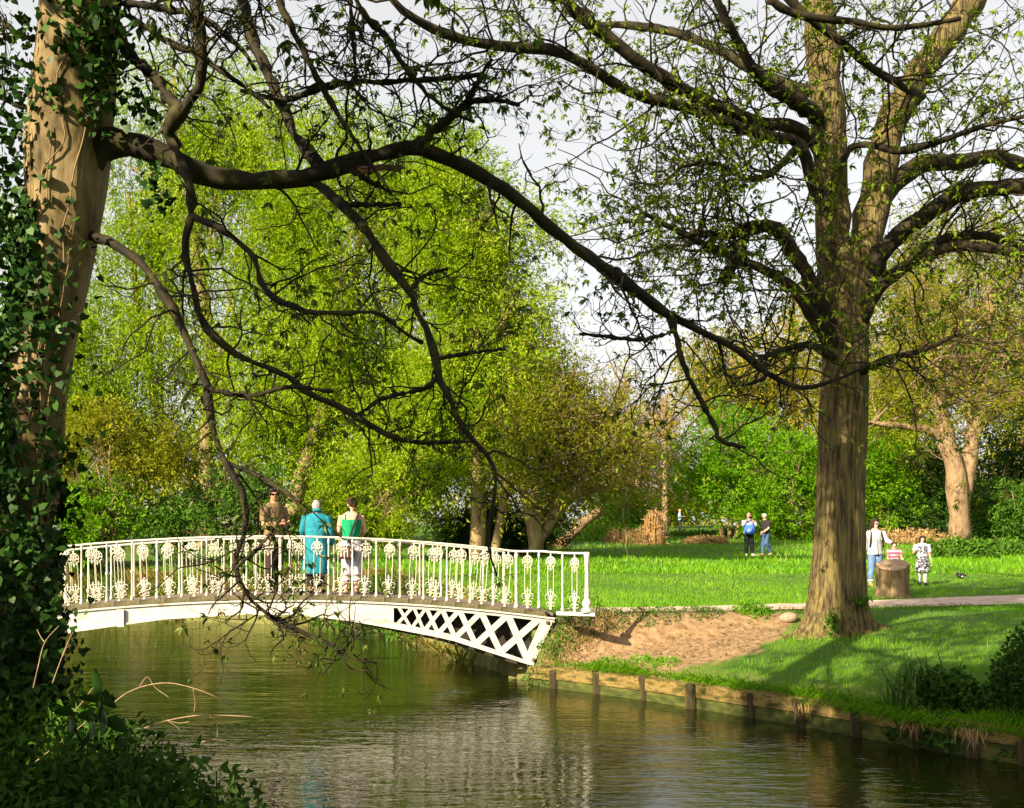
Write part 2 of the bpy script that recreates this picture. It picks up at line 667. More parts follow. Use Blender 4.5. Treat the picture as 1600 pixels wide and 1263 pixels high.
tag(grass("bank_grass", "short rough grass on the near bank round the big tree", 95000, (-1.5, 13), (10, 21.5), (0.04, 0.1), (0.006, 0.013), 1), "short rough grass on the bank round the big tree", "grass")
tag(grass("lawn_grass", "", 150000, (-9, 28), (18.5, 44), (0.05, 0.11), (0.012, 0.022), 2, lean=0.45), "bright mown lawn grass between the path and the trees", "grass")
tag(grass("meadow_grass", "", 60000, (-30, 60), (30, 100), (0.1, 0.22), (0.035, 0.07), 3, lean=0.5), "far grass of the lawn rising towards the trees", "grass")

# long tufts hanging over the boards
g = np.random.default_rng(5)
tm = MB()
segs = np.array(RB[2:7][::-1], float)
sp = smooth_path(segs, 60)
hot = [(0.30, .05), (0.52, 0.06), (0.57, 0.05), (0.66, 0.05), (0.72, 0.06), (0.12, 0.03), (0.42, 0.05), (0.62, 0.05)]
tt = np.concatenate([g.normal(c, s, 800) for c, s in hot] + [g.uniform(0.38, 0.8, 2600), g.uniform(0.02, 0.38, 500)])
tt = np.clip(tt, 0, 0.95) * 59
x = np.interp(tt, np.arange(60), sp[:, 0]) + g.uniform(0.0, 0.35, len(tt)) * 0.75
y = np.interp(tt, np.arange(60), sp[:, 1]) + g.uniform(0.0, 0.35, len(tt)) * 0.65
n = len(x)
z = height(x, y)
d_, _ = river_d(x, y)
z = np.where(d_ < 0.05, -0.8, z)
pos = np.stack([x, y, z], -1)
out = np.stack([-0.75 + 0.5 * g.normal(size=n), -0.65 + 0.5 * g.normal(size=n), 0.9 + 0.3 * g.normal(size=n)], -1)
d1 = norm(out)
L = g.uniform(0.1, 0.34, n)
p1 = pos + d1 * (L * 0.55)[:, None]
d2 = norm(d1 + np.array([-0.25, -0.2, -1.1]))
p2 = p1 + d2 * (L * 0.6)[:, None]
side = norm(np.cross(d1, g.normal(size=(n, 3)))) * 0.006
v = np.stack([pos - side, pos + side, p1 + side * 0.7, p1 - side * 0.7, p2], 1)
b = np.arange(n)[:, None] * 5
tm.add(v, b + np.array([[0, 1, 2, 3]]), np.repeat(np.clip(g.normal(0.55, 0.2, n), 0, 1), 5))
tm.f.append((b + np.array([[3, 2, 4]])))
tag(tm.build("overhanging_grass", M_grass, kind='stuff'), "long grass tufts hanging over the wooden bank boards", "grass")

# ------------------------------------------------------------------ bank boards and stakes
M_board = noise_mat("weathered_board", [(0.03, 0.032, 0.006), (0.12, 0.085, 0.018), (0.21, 0.14, 0.045), (0.07, 0.055, 0.014)], scale=(1.5, 1.5, 5), nscale=2.4, detail=9, pos=[.36, .47, .56, .68], bump=0.5, bscale=14, bdist=0.01)
M_boardmoss = noise_mat("mossy_board", [(0.02, 0.025, 0.005), (0.05, 0.06, 0.01), (0.11, 0.1, 0.02)], scale=(1, 1, 3), nscale=4.0, bump=0.5, bscale=14, bdist=0.015)
M_stake = noise_mat("old_stake", [(0.012, 0.01, 0.004), (0.04, 0.03, 0.01), (0.1, 0.07, 0.022)], scale=(4, 4, 1), nscale=3.0, bump=0.5, bscale=12)
rev = thing("bank_revetment", "low wooden board wall with stakes holding the river bank below the big tree", "retaining wall", (2.5, 13.8, -1.1))
ln = np.array([(0.25, 16.52), (0.36, 16.4), (1.93, 14.73), (3.52, 12.5), (4.87, 10.4), (9.0, 6.9)])
cum = np.concatenate([[0], np.cumsum(np.linalg.norm(np.diff(ln, axis=0), axis=1))])


def on_line(s):
    return np.array([np.interp(s, cum, ln[:, 0]), np.interp(s, cum, ln[:, 1])])


stakes = []
for pxs in (864, 925.6, 999.7, 1082, 1167, 1248, 1341, 1433, 1520, 1600):
    ss = np.linspace(0, cum[-1], 2000)
    q = np.stack([np.interp(ss, cum, ln[:, 0]), np.interp(ss, cum, ln[:, 1])], -1)
    stakes.append(ss[np.argmin(np.abs(q[:, 0] / q[:, 1] * F + 800 - pxs))])
rg = random.Random(4)
edges = [0.0] + stakes
for i in range(len(edges) - 1):
    a, b = on_line(edges[i] + 0.005), on_line(edges[i + 1] - 0.005)
    top = -0.78 + 0.008 * i + rg.uniform(-0.012, 0.012)
    for z0, z1, m, off in ((top - 0.185, top, M_board, 0.0), (WZ - 0.2, top - 0.195, M_boardmoss, 0.02)):
        dv = (b - a) / np.linalg.norm(b - a)
        nv = np.array([-dv[1], dv[0]])
        if nv[1] < 0:
            nv = -nv
        mb = MB()
        poly = []
        K = 7
        for j in range(K):
            poly.append((j / (K - 1), z1 + rg.uniform(-0.01, 0.006)))
        poly += [(1, z0), (0, z0)]
        mb.prism(poly, off, off + 0.14, lambda s, t, d: (*(a + (b - a) * s + nv * d), t + (0 if t > -1 else 0)))
        mb.build("board", m, rev, smooth=False)
for i, s in enumerate(stakes):
    p = on_line(s)
    mb = MB()
    hgt = rg.uniform(-0.06, 0.04)
    rz = rg.uniform(-0.25, 0.25) - 0.8
    mb.rings([(0, 0, WZ - 0.3, 0.075, 0.06), (rg.uniform(-.01, .01), 0, -0.95, 0.078, 0.062), (rg.uniform(-.015, .015), 0, -0.8 + hgt, 0.074, 0.058), (0, 0, -0.785 + hgt, 0.055, 0.045)], 8)
    o = mb.build("stake", M_stake, rev, smooth=False)
    o.location = (p[0] - 0.03, p[1] - 0.04, 0)
    o.rotation_euler = (rg.uniform(-0.09, 0.09), rg.uniform(-0.1, 0.1), rz)

# plank that holds the path edge beside the bridge, with two pegs
M_plank = noise_mat("edge_plank", [(0.06, 0.04, 0.02), (0.14, 0.09, 0.05), (0.2, 0.14, 0.08)], scale=(1, 6, 6), nscale=3, bump=0.3)
pe = thing("path_edging", "long brown plank with pegs edging the path beside the white bridge end", "path edging", (1.6, 17.2, -0.1))
for (x0, y0), (x1, y1) in (((1.12, 17.12), (2.5, 17.36)), ((2.52, 17.365), (3.9, 17.74))):
    mb = MB()
    aa, bb = np.array([x0, y0]), np.array([x1, y1])
    dv = (bb - aa) / np.linalg.norm(bb - aa)
    nv = np.array([-dv[1], dv[0]])
    mb.prism([(0, -0.14), (1, -0.14 if x0 < 2 else -0.06), (1, 0.045), (0, 0.045)], 0, 0.04, lambda s, t, d: (*(aa + (bb - aa) * s + nv * d), t))
    mb.build("plank", M_plank, pe, smooth=False)
for x_, y_, z_ in ((1.13, 17.02, -0.02), (1.5, 17.08, 0.0)):
    MB().rings([(x_, y_, -0.4, 0.035, 0.035), (x_ + .005, y_, z_, 0.032, 0.032)], 7).build("peg", M_stake, pe, smooth=False)

# ------------------------------------------------------------------ bridge
SL = 0.125
AN = math.atan(SL)
BX, BY = -3.77, 16.3
BR = thing("footbridge", "white cast iron arched footbridge with ornate railings over the river", "bridge", (BX, BY, 0), rz=AN)


def pxu(px, v=0.0):
    """distance along the bridge (from its crown) of a photo column"""
    k = (px - 800) / F
    y0 = BY + v / math.cos(AN)
    Y = (y0 - SL * BX) / (1 - SL * k)
    return (k * Y - BX) / math.cos(AN)


def bl(u, z, v):
    return (u, v, z)


def dz(u):
    return 0.37 - 0.0157 * u * u


ZB_U = [-5.3, -4.5, -3.04, -1.75, -0.5, 0.3, 1.1, 1.9, 2.75, 4.13]
ZB_Z = [-0.72, -0.5, -0.19, -0.01, 0.065, 0.05, -0.04, -0.19, -0.36, -0.815]


def zb(u):
    return float(np.interp(u, ZB_U, ZB_Z))


M_iron = noise_mat("white_painted_iron", [(0.44, 0.41, 0.34), (0.52, 0.49, 0.43), (0.3, 0.22, 0.13)], scale=(1, 1, 2), nscale=3.2, detail=9, pos=[0.3, 0.56, 0.72], rough=0.45, spec=0.4, bump=0.05, bscale=20)
M_railing = noise_mat("white_painted_railing", [(0.45, 0.41, 0.33), (0.54, 0.5, 0.41), (0.3, 0.21, 0.12)], nscale=9, pos=[0.3, 0.62, 0.85], rough=0.45, spec=0.4)
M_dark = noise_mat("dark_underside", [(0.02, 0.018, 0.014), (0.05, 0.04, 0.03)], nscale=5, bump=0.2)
M_block = noise_mat("mossy_edge_block", [(0.05, 0.045, 0.02), (0.1, 0.085, 0.04), (0.17, 0.14, 0.08)], nscale=7, bump=0.5, bscale=25)
M_deck = noise_mat("deck_plank", [(0.1, 0.07, 0.06), (0.18, 0.13, 0.11), (0.24, 0.18, 0.16)], scale=(6, 1, 1), nscale=4, bump=0.3)
BW = 1.75

# deck planks (shared mesh) and edge blocks
pl = MB().box((0, 0, 0), (0.195, BW - 0.12, 0.045)).mesh("deck_plank", M_deck, False)
u = -5.2
while u < 4.5:
    o = link("deck_plank", pl, BR, loc=(u, BW / 2, dz(u) - 0.03))
    o.rotation_euler = (0, math.atan(0.0314 * u), 0)
    u += 0.2
eb = MB()
eb.box((0, 0, 0), (0.372, 0.13, 0.075))
ebm = eb.mesh("edge_block", M_block, False)
u = 4.38 - 0.19
while u > -5.3:
    for v in (0.0, BW):
        o = link("edge_block", ebm, BR, loc=(u, v + rg.uniform(-.006, .006), dz(u) - 0.035 + rg.uniform(-.004, .004)))
        o.rotation_euler = (0, math.atan(0.0314 * u), rg.uniform(-.01, .01))
    u -= 0.379
# girders
Tx = [508, 577, 662, 757, 875, 1020, 1190]
Bx = [497, 565, 642, 735, 845, 980, 1130]


def z3(x):
    return pxu(500 + x / 3.478)


U_SOLID = z3(400)


def girder(v, part_name, m):
    top = lambda u: dz(u) - 0.075
    mb = MB()
    us = list(np.linspace(-5.3, U_SOLID, 26))
    poly = [(q, top(q)) for q in us] + [(q, zb(q)) for q in us[::-1]]
    # solid plate as quads
    t = 0.03
    vv, ff = [], []
    for q in us:
        for d in (0, t):
            vv += [(q, v + d, top(q)), (q, v + d, zb(q))]
    for i in range(len(us) - 1):
        a = i * 4
        ff += [[a, a + 1, a + 5, a + 4], [a + 2, a + 6, a + 7, a + 3], [a, a + 4, a + 6, a + 2], [a + 1, a + 3, a + 7, a + 5]]
    ff += [[len(us) * 4 - 4, len(us) * 4 - 3, len(us) * 4 - 1, len(us) * 4 - 2]]
    mb.add(vv, ff)
    # flanges of the pierced half
    us2 = list(np.linspace(U_SOLID, 4.5, 14))

    def flange(lo, hi, us_, d0, d1):
        vv, ff = [], []
        for q in us_:
            for d in (d0, d1):
                vv += [(q, v + d, hi(q)), (q, v + d, lo(q))]
        for i in range(len(us_) - 1):
            a = i * 4
            ff += [[a, a + 1, a + 5, a + 4], [a + 2, a + 6, a + 7, a + 3], [a, a + 4, a + 6, a + 2], [a + 1, a + 3, a + 7, a + 5]]
        n_ = len(us_) * 4
        ff += [[0, 2, 3, 1], [n_ - 4, n_ - 3, n_ - 1, n_ - 2]]
        mb.add(vv, ff)
    flange(lambda q: top(q) - 0.085, top, us2, 0, t)
    us3 = list(np.linspace(U_SOLID, 4.16, 14))
    flange(zb, lambda q: zb(q) + 0.125 - 0.02 * (q - 1), us3, 0.001, t - 0.001)
    # lips along the top and the bottom
    flange(lambda q: top(q) - 0.03, lambda q: top(q) - 0.002, list(np.linspace(-5.3, 4.5, 30)), -0.03, -0.001)
    flange(lambda q: zb(q) + 0.002, lambda q: zb(q) + 0.03, list(np.linspace(-5.3, 4.15, 30)), -0.022, -0.001)
    # end stile
    mb.prism([(4.5, dz(4.5) - 0.08), (4.14, -0.81), (3.98, -0.75), (4.28, dz(4.3) - 0.15)], -0.002, t + 0.002, lambda s, q, d: (s, v + d, q))
    g_ = mb.build(part_name, m, BR, smooth=False)

    def bar(u0, w0, u1, w1, wd, off):
        a, b = np.array([u0, w0]), np.array([u1, w1])
        dv = (b - a) / np.linalg.norm(b - a)
        nv = np.array([-dv[1], dv[0]]) * wd / 2
        q = [tuple(a - nv), tuple(b - nv), tuple(b + nv), tuple(a + nv)]
        MB().prism(q, off, off + 0.018, lambda s, t_, d: (s, v + d, t_)).build("lattice_bar", m, g_, smooth=False)
    for i in range(len(Tx)):
        ut, ub = z3(Tx[i]), z3(Bx[i])
        wd = 0.05 + 0.012 * i
        if i + 1 < len(Bx):
            un = z3(Bx[i + 1])
            bar(ut, top(ut) - 0.05, un, zb(un) + 0.06, wd, 0.004)
            tn = z3(Tx[i + 1])
            bar(ub, zb(ub) + 0.06, tn, top(tn) - 0.05, wd, 0.0065)
    for i in (0,):
        u0 = z3(Tx[0]) - 0.25
        bar(u0, top(u0) - 0.05, z3(Bx[0]), zb(z3(Bx[0])) + 0.05, 0.05, 0.004)
        u0 = z3(Bx[0]) - 0.25
        bar(u0, zb(u0) + 0.06, z3(Tx[0]), top(z3(Tx[0])) - 0.04, 0.05, 0.0065)
    return g_


g1 = girder(-0.03, "girder", M_iron)
us = pxu(190)
MB().prism([(us - 0.05, dz(us) - 0.12), (us + 0.05, dz(us) - 0.12), (us + 0.05, zb(us) - 0.02), (us - 0.05, zb(us) - 0.02)], -0.085, -0.054, bl).build("plate_strap", M_iron, g1, smooth=False)
for px, py in ((855, 973), (833, 1031)):
    u_ = pxu(px)
    z_ = 1 - (py - HZ) * 16.8 / F
    MB().ball((u_, -0.045, z_), (0.035, 0.02, 0.035), 10, 6).build("bolt", M_block, g1)
g2 = girder(BW, "girder", M_iron)
# inner ribs, dark, and soffit
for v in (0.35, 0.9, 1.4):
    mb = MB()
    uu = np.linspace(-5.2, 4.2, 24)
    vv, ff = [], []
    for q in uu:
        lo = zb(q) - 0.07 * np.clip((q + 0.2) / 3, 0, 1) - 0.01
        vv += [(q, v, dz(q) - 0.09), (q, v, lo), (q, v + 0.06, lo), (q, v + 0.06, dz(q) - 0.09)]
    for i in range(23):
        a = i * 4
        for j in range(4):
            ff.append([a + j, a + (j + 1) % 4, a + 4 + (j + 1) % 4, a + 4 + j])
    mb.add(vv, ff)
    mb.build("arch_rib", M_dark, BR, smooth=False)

# railings
RH = 0.93
post = MB()
prof = [(0, .026), (.03, .03), (.06, .022), (.1, .017), (.42, .015), (.44, .023), (.46, .023), (.48, .015), (.83, .013), (.85, .02), (.88, .02), (.9, .014), (RH, .014)]
post.rings([(0, 0, z, r, r) for z, r in prof], 8)
post_me = post.mesh("baluster", M_railing)
bp_ = MB()
prof = [(0, .09), (.05, .085), (.08, .05), (.12, .075), (.16, .08), (.2, .05), (.24, .035), (.27, .05), (.3, .035), (.55, .03), (.78, .036), (.8, .045), (.82, .036), (.86, .045), (.9, .05), (RH + .02, .04)]
bp_.rings([(0, 0, z, r, r) for z, r in prof], 10)
bp_me = bp_.mesh("end_post", M_railing)
mp_ = MB()
prof = [(0, .045), (.05, .04), (.1, .026), (.42, .024), (.45, .034), (.48, .024), (.8, .024), (.83, .034), (.88, .034), (.9, .024), (RH, .024)]
mp_.rings([(0, 0, z, r, r) for z, r in prof], 10)
mp_me = mp_.mesh("main_post", M_railing)


def arc(c, r, a0, a1, n=9, sx=1.0):
    a = np.radians(np.linspace(a0, a1, n))
    return np.stack([c[0] + r * sx * np.cos(a), np.zeros(n), c[1] + r * np.sin(a)], -1)


def scroll_panel():
    mb = MB()
    T = 0.0066
    for s in (-1, 1):
        mb.tube([(s * .05, 0, .27), (s * .052, 0, .5), (s * .05, 0, .72)], .0062, 5, False)
        # lower ornament: big side scroll, foot scroll, inner curls
        mb.tube(arc((s * .058, .2), .047, -75, 250), T, 5, True)
        mb.tube(arc((s * .045, .09), .032, -110, 220), T, 5, True)
        mb.tube(arc((s * .03, .2), .022, 0, 360), T * .8, 4, False)
        mb.tube([(0, 0, .0), (s * .012, 0, .05), (s * .03, 0, .11), (s * .012, 0, .16), (s * .034, 0, .24), (s * .05, 0, .29)], T, 5, True)
        mb.tube(arc((s * .022, .27), .022, -30, 230), T * .9, 4, True)
        # upper ornament
        mb.tube(arc((s * .055, .73), .03, -100, 210), T, 5, True)
        mb.tube(arc((0, .775), .083, 90 - s * 0, 90 - s * 125, 11), T, 5, True)
        mb.tube(arc((s * .052, .79), .03, 0, 360), T * .8, 4, False)
        mb.tube(arc((s * .024, .78), .024, 0, 360), T * .85, 4, False)
        mb.tube([(s * .03, 0, .7), (s * .012, 0, .74), (s * .045, 0, .8), (s * .012, 0, .86)], T, 5, True)
        mb.tube(arc((s * .022, .68), .02, -180, 100), T * .85, 4, True)
    mb.tube([(0, 0, 0), (0, 0, .1), (0, 0, .32)], [.012, .009, .006], 5)
    mb.ball((0, 0, .315), (.014, .01, .024), 6, 5)
    mb.tube([(0, 0, .64), (0, 0, .92)], [.006, .008], 5)
    mb.ball((0, 0, .885), (.016, .01, .026), 6, 5)
    mb.ball((0, 0, .64), (.014, .01, .02), 6, 5)
    mb.ball((0, 0, .2), (.01, .01, .022), 6, 5)
    mb.ball((0, 0, .77), (.01, .01, .022), 6, 5)
    mb.ball((0, 0, .015), (.03, .02, .02), 6, 5)
    return mb.mesh("scroll_panel", M_railing)


panel_me = scroll_panel()
U_END = pxu(806.8)


def railing(v, wing):
    hb = MB()
    uu = np.linspace(-5.3, U_END, 40)
    top = [(q, v, dz(q) + RH) for q in uu]
    if wing:
        top += [(w[0], w[1], w[2] + RH) for w in wing]
    hb.tube(smooth_path(top, 60), .019, 7)
    h = hb.build("railing", M_railing, BR)
    u = U_END
    i = 0
    while u > -5.3:
        zz = dz(u)
        link("main_post" if i % 10 == 0 else "baluster", mp_me if i % 10 == 0 else post_me, h, loc=(u, v, zz))
        um = u - 0.19
        if um > -5.3:
            o = link("scroll_panel", panel_me, h, loc=(um, v, dz(um)))
            o.rotation_euler = (0, math.atan(0.0314 * um) * 0.6, 0)
        u -= 0.379
        i += 1
    if wing:
        prev = (U_END, v, dz(U_END))
        for j, w in enumerate(wing):
            link("end_post" if j == 2 else "baluster", bp_me if j == 2 else post_me, h, loc=w)
            md = [(prev[k_] + w[k_]) / 2 for k_ in range(3)]
            link("scroll_panel", panel_me, h, loc=md, rz=math.atan2(w[1] - prev[1], w[0] - prev[0]))
            prev = w
    return h


def to_bridge(p):
    dx, dy = p[0] - BX, p[1] - BY
    ca, sa = math.cos(AN), math.sin(AN)
    return (dx * ca + dy * sa, -dx * sa + dy * ca, p[2])


wing = [to_bridge(P(842, 951, 16.62)), to_bridge(P(879, 955, 16.4)), to_bridge(P(917, 957.5, 16.05))]
railing(0.0, wing)
railing(BW, None)
# white slab under the last posts
wa, wb_, wc = (np.array(q) for q in wing)
mb = MB()
sl = [(wb_[0] - .12, wb_[1] - .1), (wc[0] + .1, wc[1] - .12), (wc[0] + .16, wc[1] + .1), (wb_[0] - .05, wb_[1] + .14)]
mb.prism(sl, wc[2] - 0.05, wc[2] - 0.001, lambda s, t, d: (s, t, d))
mb.build("base_slab", M_iron, BR, smooth=False)

# abutment of brick under the right end
M_brick = noise_mat("dark_brick", [(0.025, 0.016, 0.012), (0.075, 0.045, 0.032), (0.15, 0.09, 0.06)], nscale=6, bump=0.4, bscale=30)
M_mortar = noise_mat("abutment_mortar", [(0.1, 0.075, 0.04), (0.2, 0.15, 0.08), (0.05, 0.05, 0.02)], nscale=7, bump=0.6, bscale=20, bdist=0.03)
mb = MB()
mb.prism([(4.52, dz(4.5) - 0.075), (5.15, 0.03), (5.2, -0.72), (4.2, -1.2), (4.12, -0.85)], 0.03, 1.78, bl)
ab = mb.build("abutment", M_mortar, BR, smooth=False)
brick = MB().box((0, 0, 0), (0.21, 0.1, 0.062)).mesh("brick", M_brick, False)
for r_ in range(10):
    z_ = -0.08 - r_ * 0.078
    u0 = 4.52 - (0.045 + r_ * 0.078) * 0.43
    n_ = (3, 3, 2, 2, 3, 2, 2, 2, 2, 1)[r_]
    for j in range(n_):
        o = link("brick", brick, ab, loc=(u0 + 0.12 + j * 0.222 + (0.05 if r_ % 2 else 0), 0.045 + rg.uniform(-.01, .01), z_ + rg.uniform(-.004, .004)))
        o.rotation_euler = (0, 0.06 + rg.uniform(-.02, .02), rg.uniform(-.03, .03))
# left abutment, behind the ivy
MB().prism([(-5.2, 0.0), (-5.9, 0.0), (-5.9, -1.3), (-5.0, -1.3)], -0.1, 1.85, bl).build("abutment", M_mortar, BR, smooth=False)

# ------------------------------------------------------------------ trees
M_bark = noise_mat("furrowed_bark", [(0.018, 0.01, 0.005), (0.085, 0.058, 0.026), (0.16, 0.125, 0.035), (0.2, 0.145, 0.07)], scale=(8, 8, 0.9), nscale=2.4, detail=9, bump=1.0, bscale=3.4, bdist=0.1, pos=[.3, .45, .55, .7])
M_bark2 = noise_mat("smooth_flaking_bark", [(0.03, 0.02, 0.008), (0.1, 0.068, 0.026), (0.2, 0.14, 0.06), (0.27, 0.2, 0.11)], scale=(1.8, 1.8, .7), nscale=3.6, detail=12, pos=[.32,.44,.56,.7], bump=0.9, bscale=6, bdist=0.02)
M_twig = noise_mat("mossy_branch_bark", [(0.006, 0.0045, 0.0025), (0.018, 0.013, 0.005), (0.055, 0.044, 0.009)], nscale=5, bump=0.4, bscale=20)
M_bgbark = noise_mat("pale_bark", [(0.09, 0.06, 0.03), (0.22, 0.15, 0.07), (0.32, 0.23, 0.11)], scale=(2, 2, .6), nscale=2, bump=0.5)
M_pollard = noise_mat("pollard_bark", [(0.08, 0.05, 0.025), (0.2, 0.13, 0.07), (0.3, 0.2, 0.11)], scale=(2, 2, .8), nscale=2, bump=0.6, bdist=0.05)
M_wood = noise_mat("split_wood", [(0.12, 0.05, 0.025), (0.26, 0.14, 0.07)], scale=(1, 8, 8), nscale=3)
M_ivy = leaf_mat("ivy_leaves", [(0.008, 0.022, 0.005), (0.018, 0.05, 0.008), (0.05, 0.11, 0.015)], trans=0.12, gloss=0.012, rough=0.4)
M_nearleaf = leaf_mat("young_leaves", [(0.03, 0.05, 0.008), (0.06, 0.1, 0.012), (0.12, 0.16, 0.03), (0.2, 0.19, 0.07)], trans=0.3)
M_treeleaf = leaf_mat("opening_leaves", [(0.04, 0.075, 0.004), (0.1, 0.16, 0.006), (0.17, 0.23, 0.012), (0.28, 0.28, 0.08)], trans=0.35)
M_willow = leaf_mat("willow_leaves", [(0.06, 0.13, 0.002), (0.17, 0.28, 0.003), (0.28, 0.38, 0.006), (0.4, 0.44, 0.04)], trans=0.5)
M_bright = leaf_mat("bright_green_leaves", [(0.05, 0.15, 0.002), (0.13, 0.3, 0.003), (0.21, 0.38, 0.008)], trans=0.5)
M_olive = leaf_mat("olive_spring_leaves", [(0.08, 0.1, 0.004), (0.18, 0.19, 0.006), (0.28, 0.27, 0.016)], trans=0.35)
M_rust = leaf_mat("rusty_spring_leaves", [(0.12, 0.065, 0.018), (0.22, 0.12, 0.03), (0.3, 0.2, 0.06)], trans=0.3)
M_gold = leaf_mat("golden_leaves", [(0.13, 0.14, 0.008), (0.25, 0.23, 0.01), (0.34, 0.27, 0.025)], trans=0.35)
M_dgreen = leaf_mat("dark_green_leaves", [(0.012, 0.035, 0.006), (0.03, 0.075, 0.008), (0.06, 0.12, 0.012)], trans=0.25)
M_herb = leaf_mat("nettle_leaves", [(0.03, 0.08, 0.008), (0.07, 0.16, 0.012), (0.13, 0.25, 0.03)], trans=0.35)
M_straw = leaf_mat("dead_straw", [(0.2, 0.11, 0.04), (0.36, 0.22, 0.09), (0.5, 0.36, 0.18)], trans=0.15)
M_bigleaf = leaf_mat("large_glossy_leaf", [(0.012, 0.035, 0.006), (0.03, 0.07, 0.01)], trans=0.15, gloss=0.05, rough=0.3)
M_iris = leaf_mat("sword_leaves", [(0.03, 0.075, 0.01), (0.07, 0.15, 0.02), (0.16, 0.24, 0.06)], trans=0.3)


def limb(pts, n=16):
    """rows (px, py, depth, radius in photo px) -> 3-D points and radii"""
    q = smooth_path(np.array([[*P(a, b, Y), r * Y / F] for a, b, Y, r in pts]), n)
    return q[:, :3], np.maximum(q[:, 3], 0.002)


def rough(pts, rad, rng, k=0.06):
    pts = pts + rng.normal(size=pts.shape) * (rad * k)[:, None]
    return pts, rad * (1 + rng.normal(size=len(rad)) * k)


# ---------- the near tree on the left -------------------------------------------------
g = np.random.default_rng(21)
T1 = thing("ivy_clad_tree", "leaning ivy clad tree at the left edge with a long limb reaching right", "tree", tuple(P(12, 1262, 6.5)))
tr = [(5, 1290, 6.5, 60), (15, 1100, 6.5, 53), (28, 930, 6.5, 49), (40, 780, 6.5, 48), (58, 600, 6.5, 47), (74, 490, 6.5, 48), (92, 400, 6.5, 50), (102, 310, 6.5, 56), (108, 210, 6.5, 61), (118, 100, 6.5, 61), (127, 0, 6.5, 60), (140, -160, 6.6, 55), (150, -420, 6.8, 45), (140, -800, 7.0, 30)]
tp, trd = limb(tr, 60)
mb = MB()
mb.tube(tp, trd, 20)
v = mb.v[0].reshape(60, 20, 3)
ctr = tp[:, None, :]
lump = 1 + 0.045 * np.sin(np.arange(20) * 1.9 + np.arange(60)[:, None] * 0.35) + 0.03 * np.sin(np.arange(20) * 0.63 * 2 + np.arange(60)[:, None] * 0.9)
mb.v[0] = (ctr + (v - ctr) * lump[:, :, None]).reshape(-1, 3)
trunk1 = mb.build("trunk", M_bark2, T1)

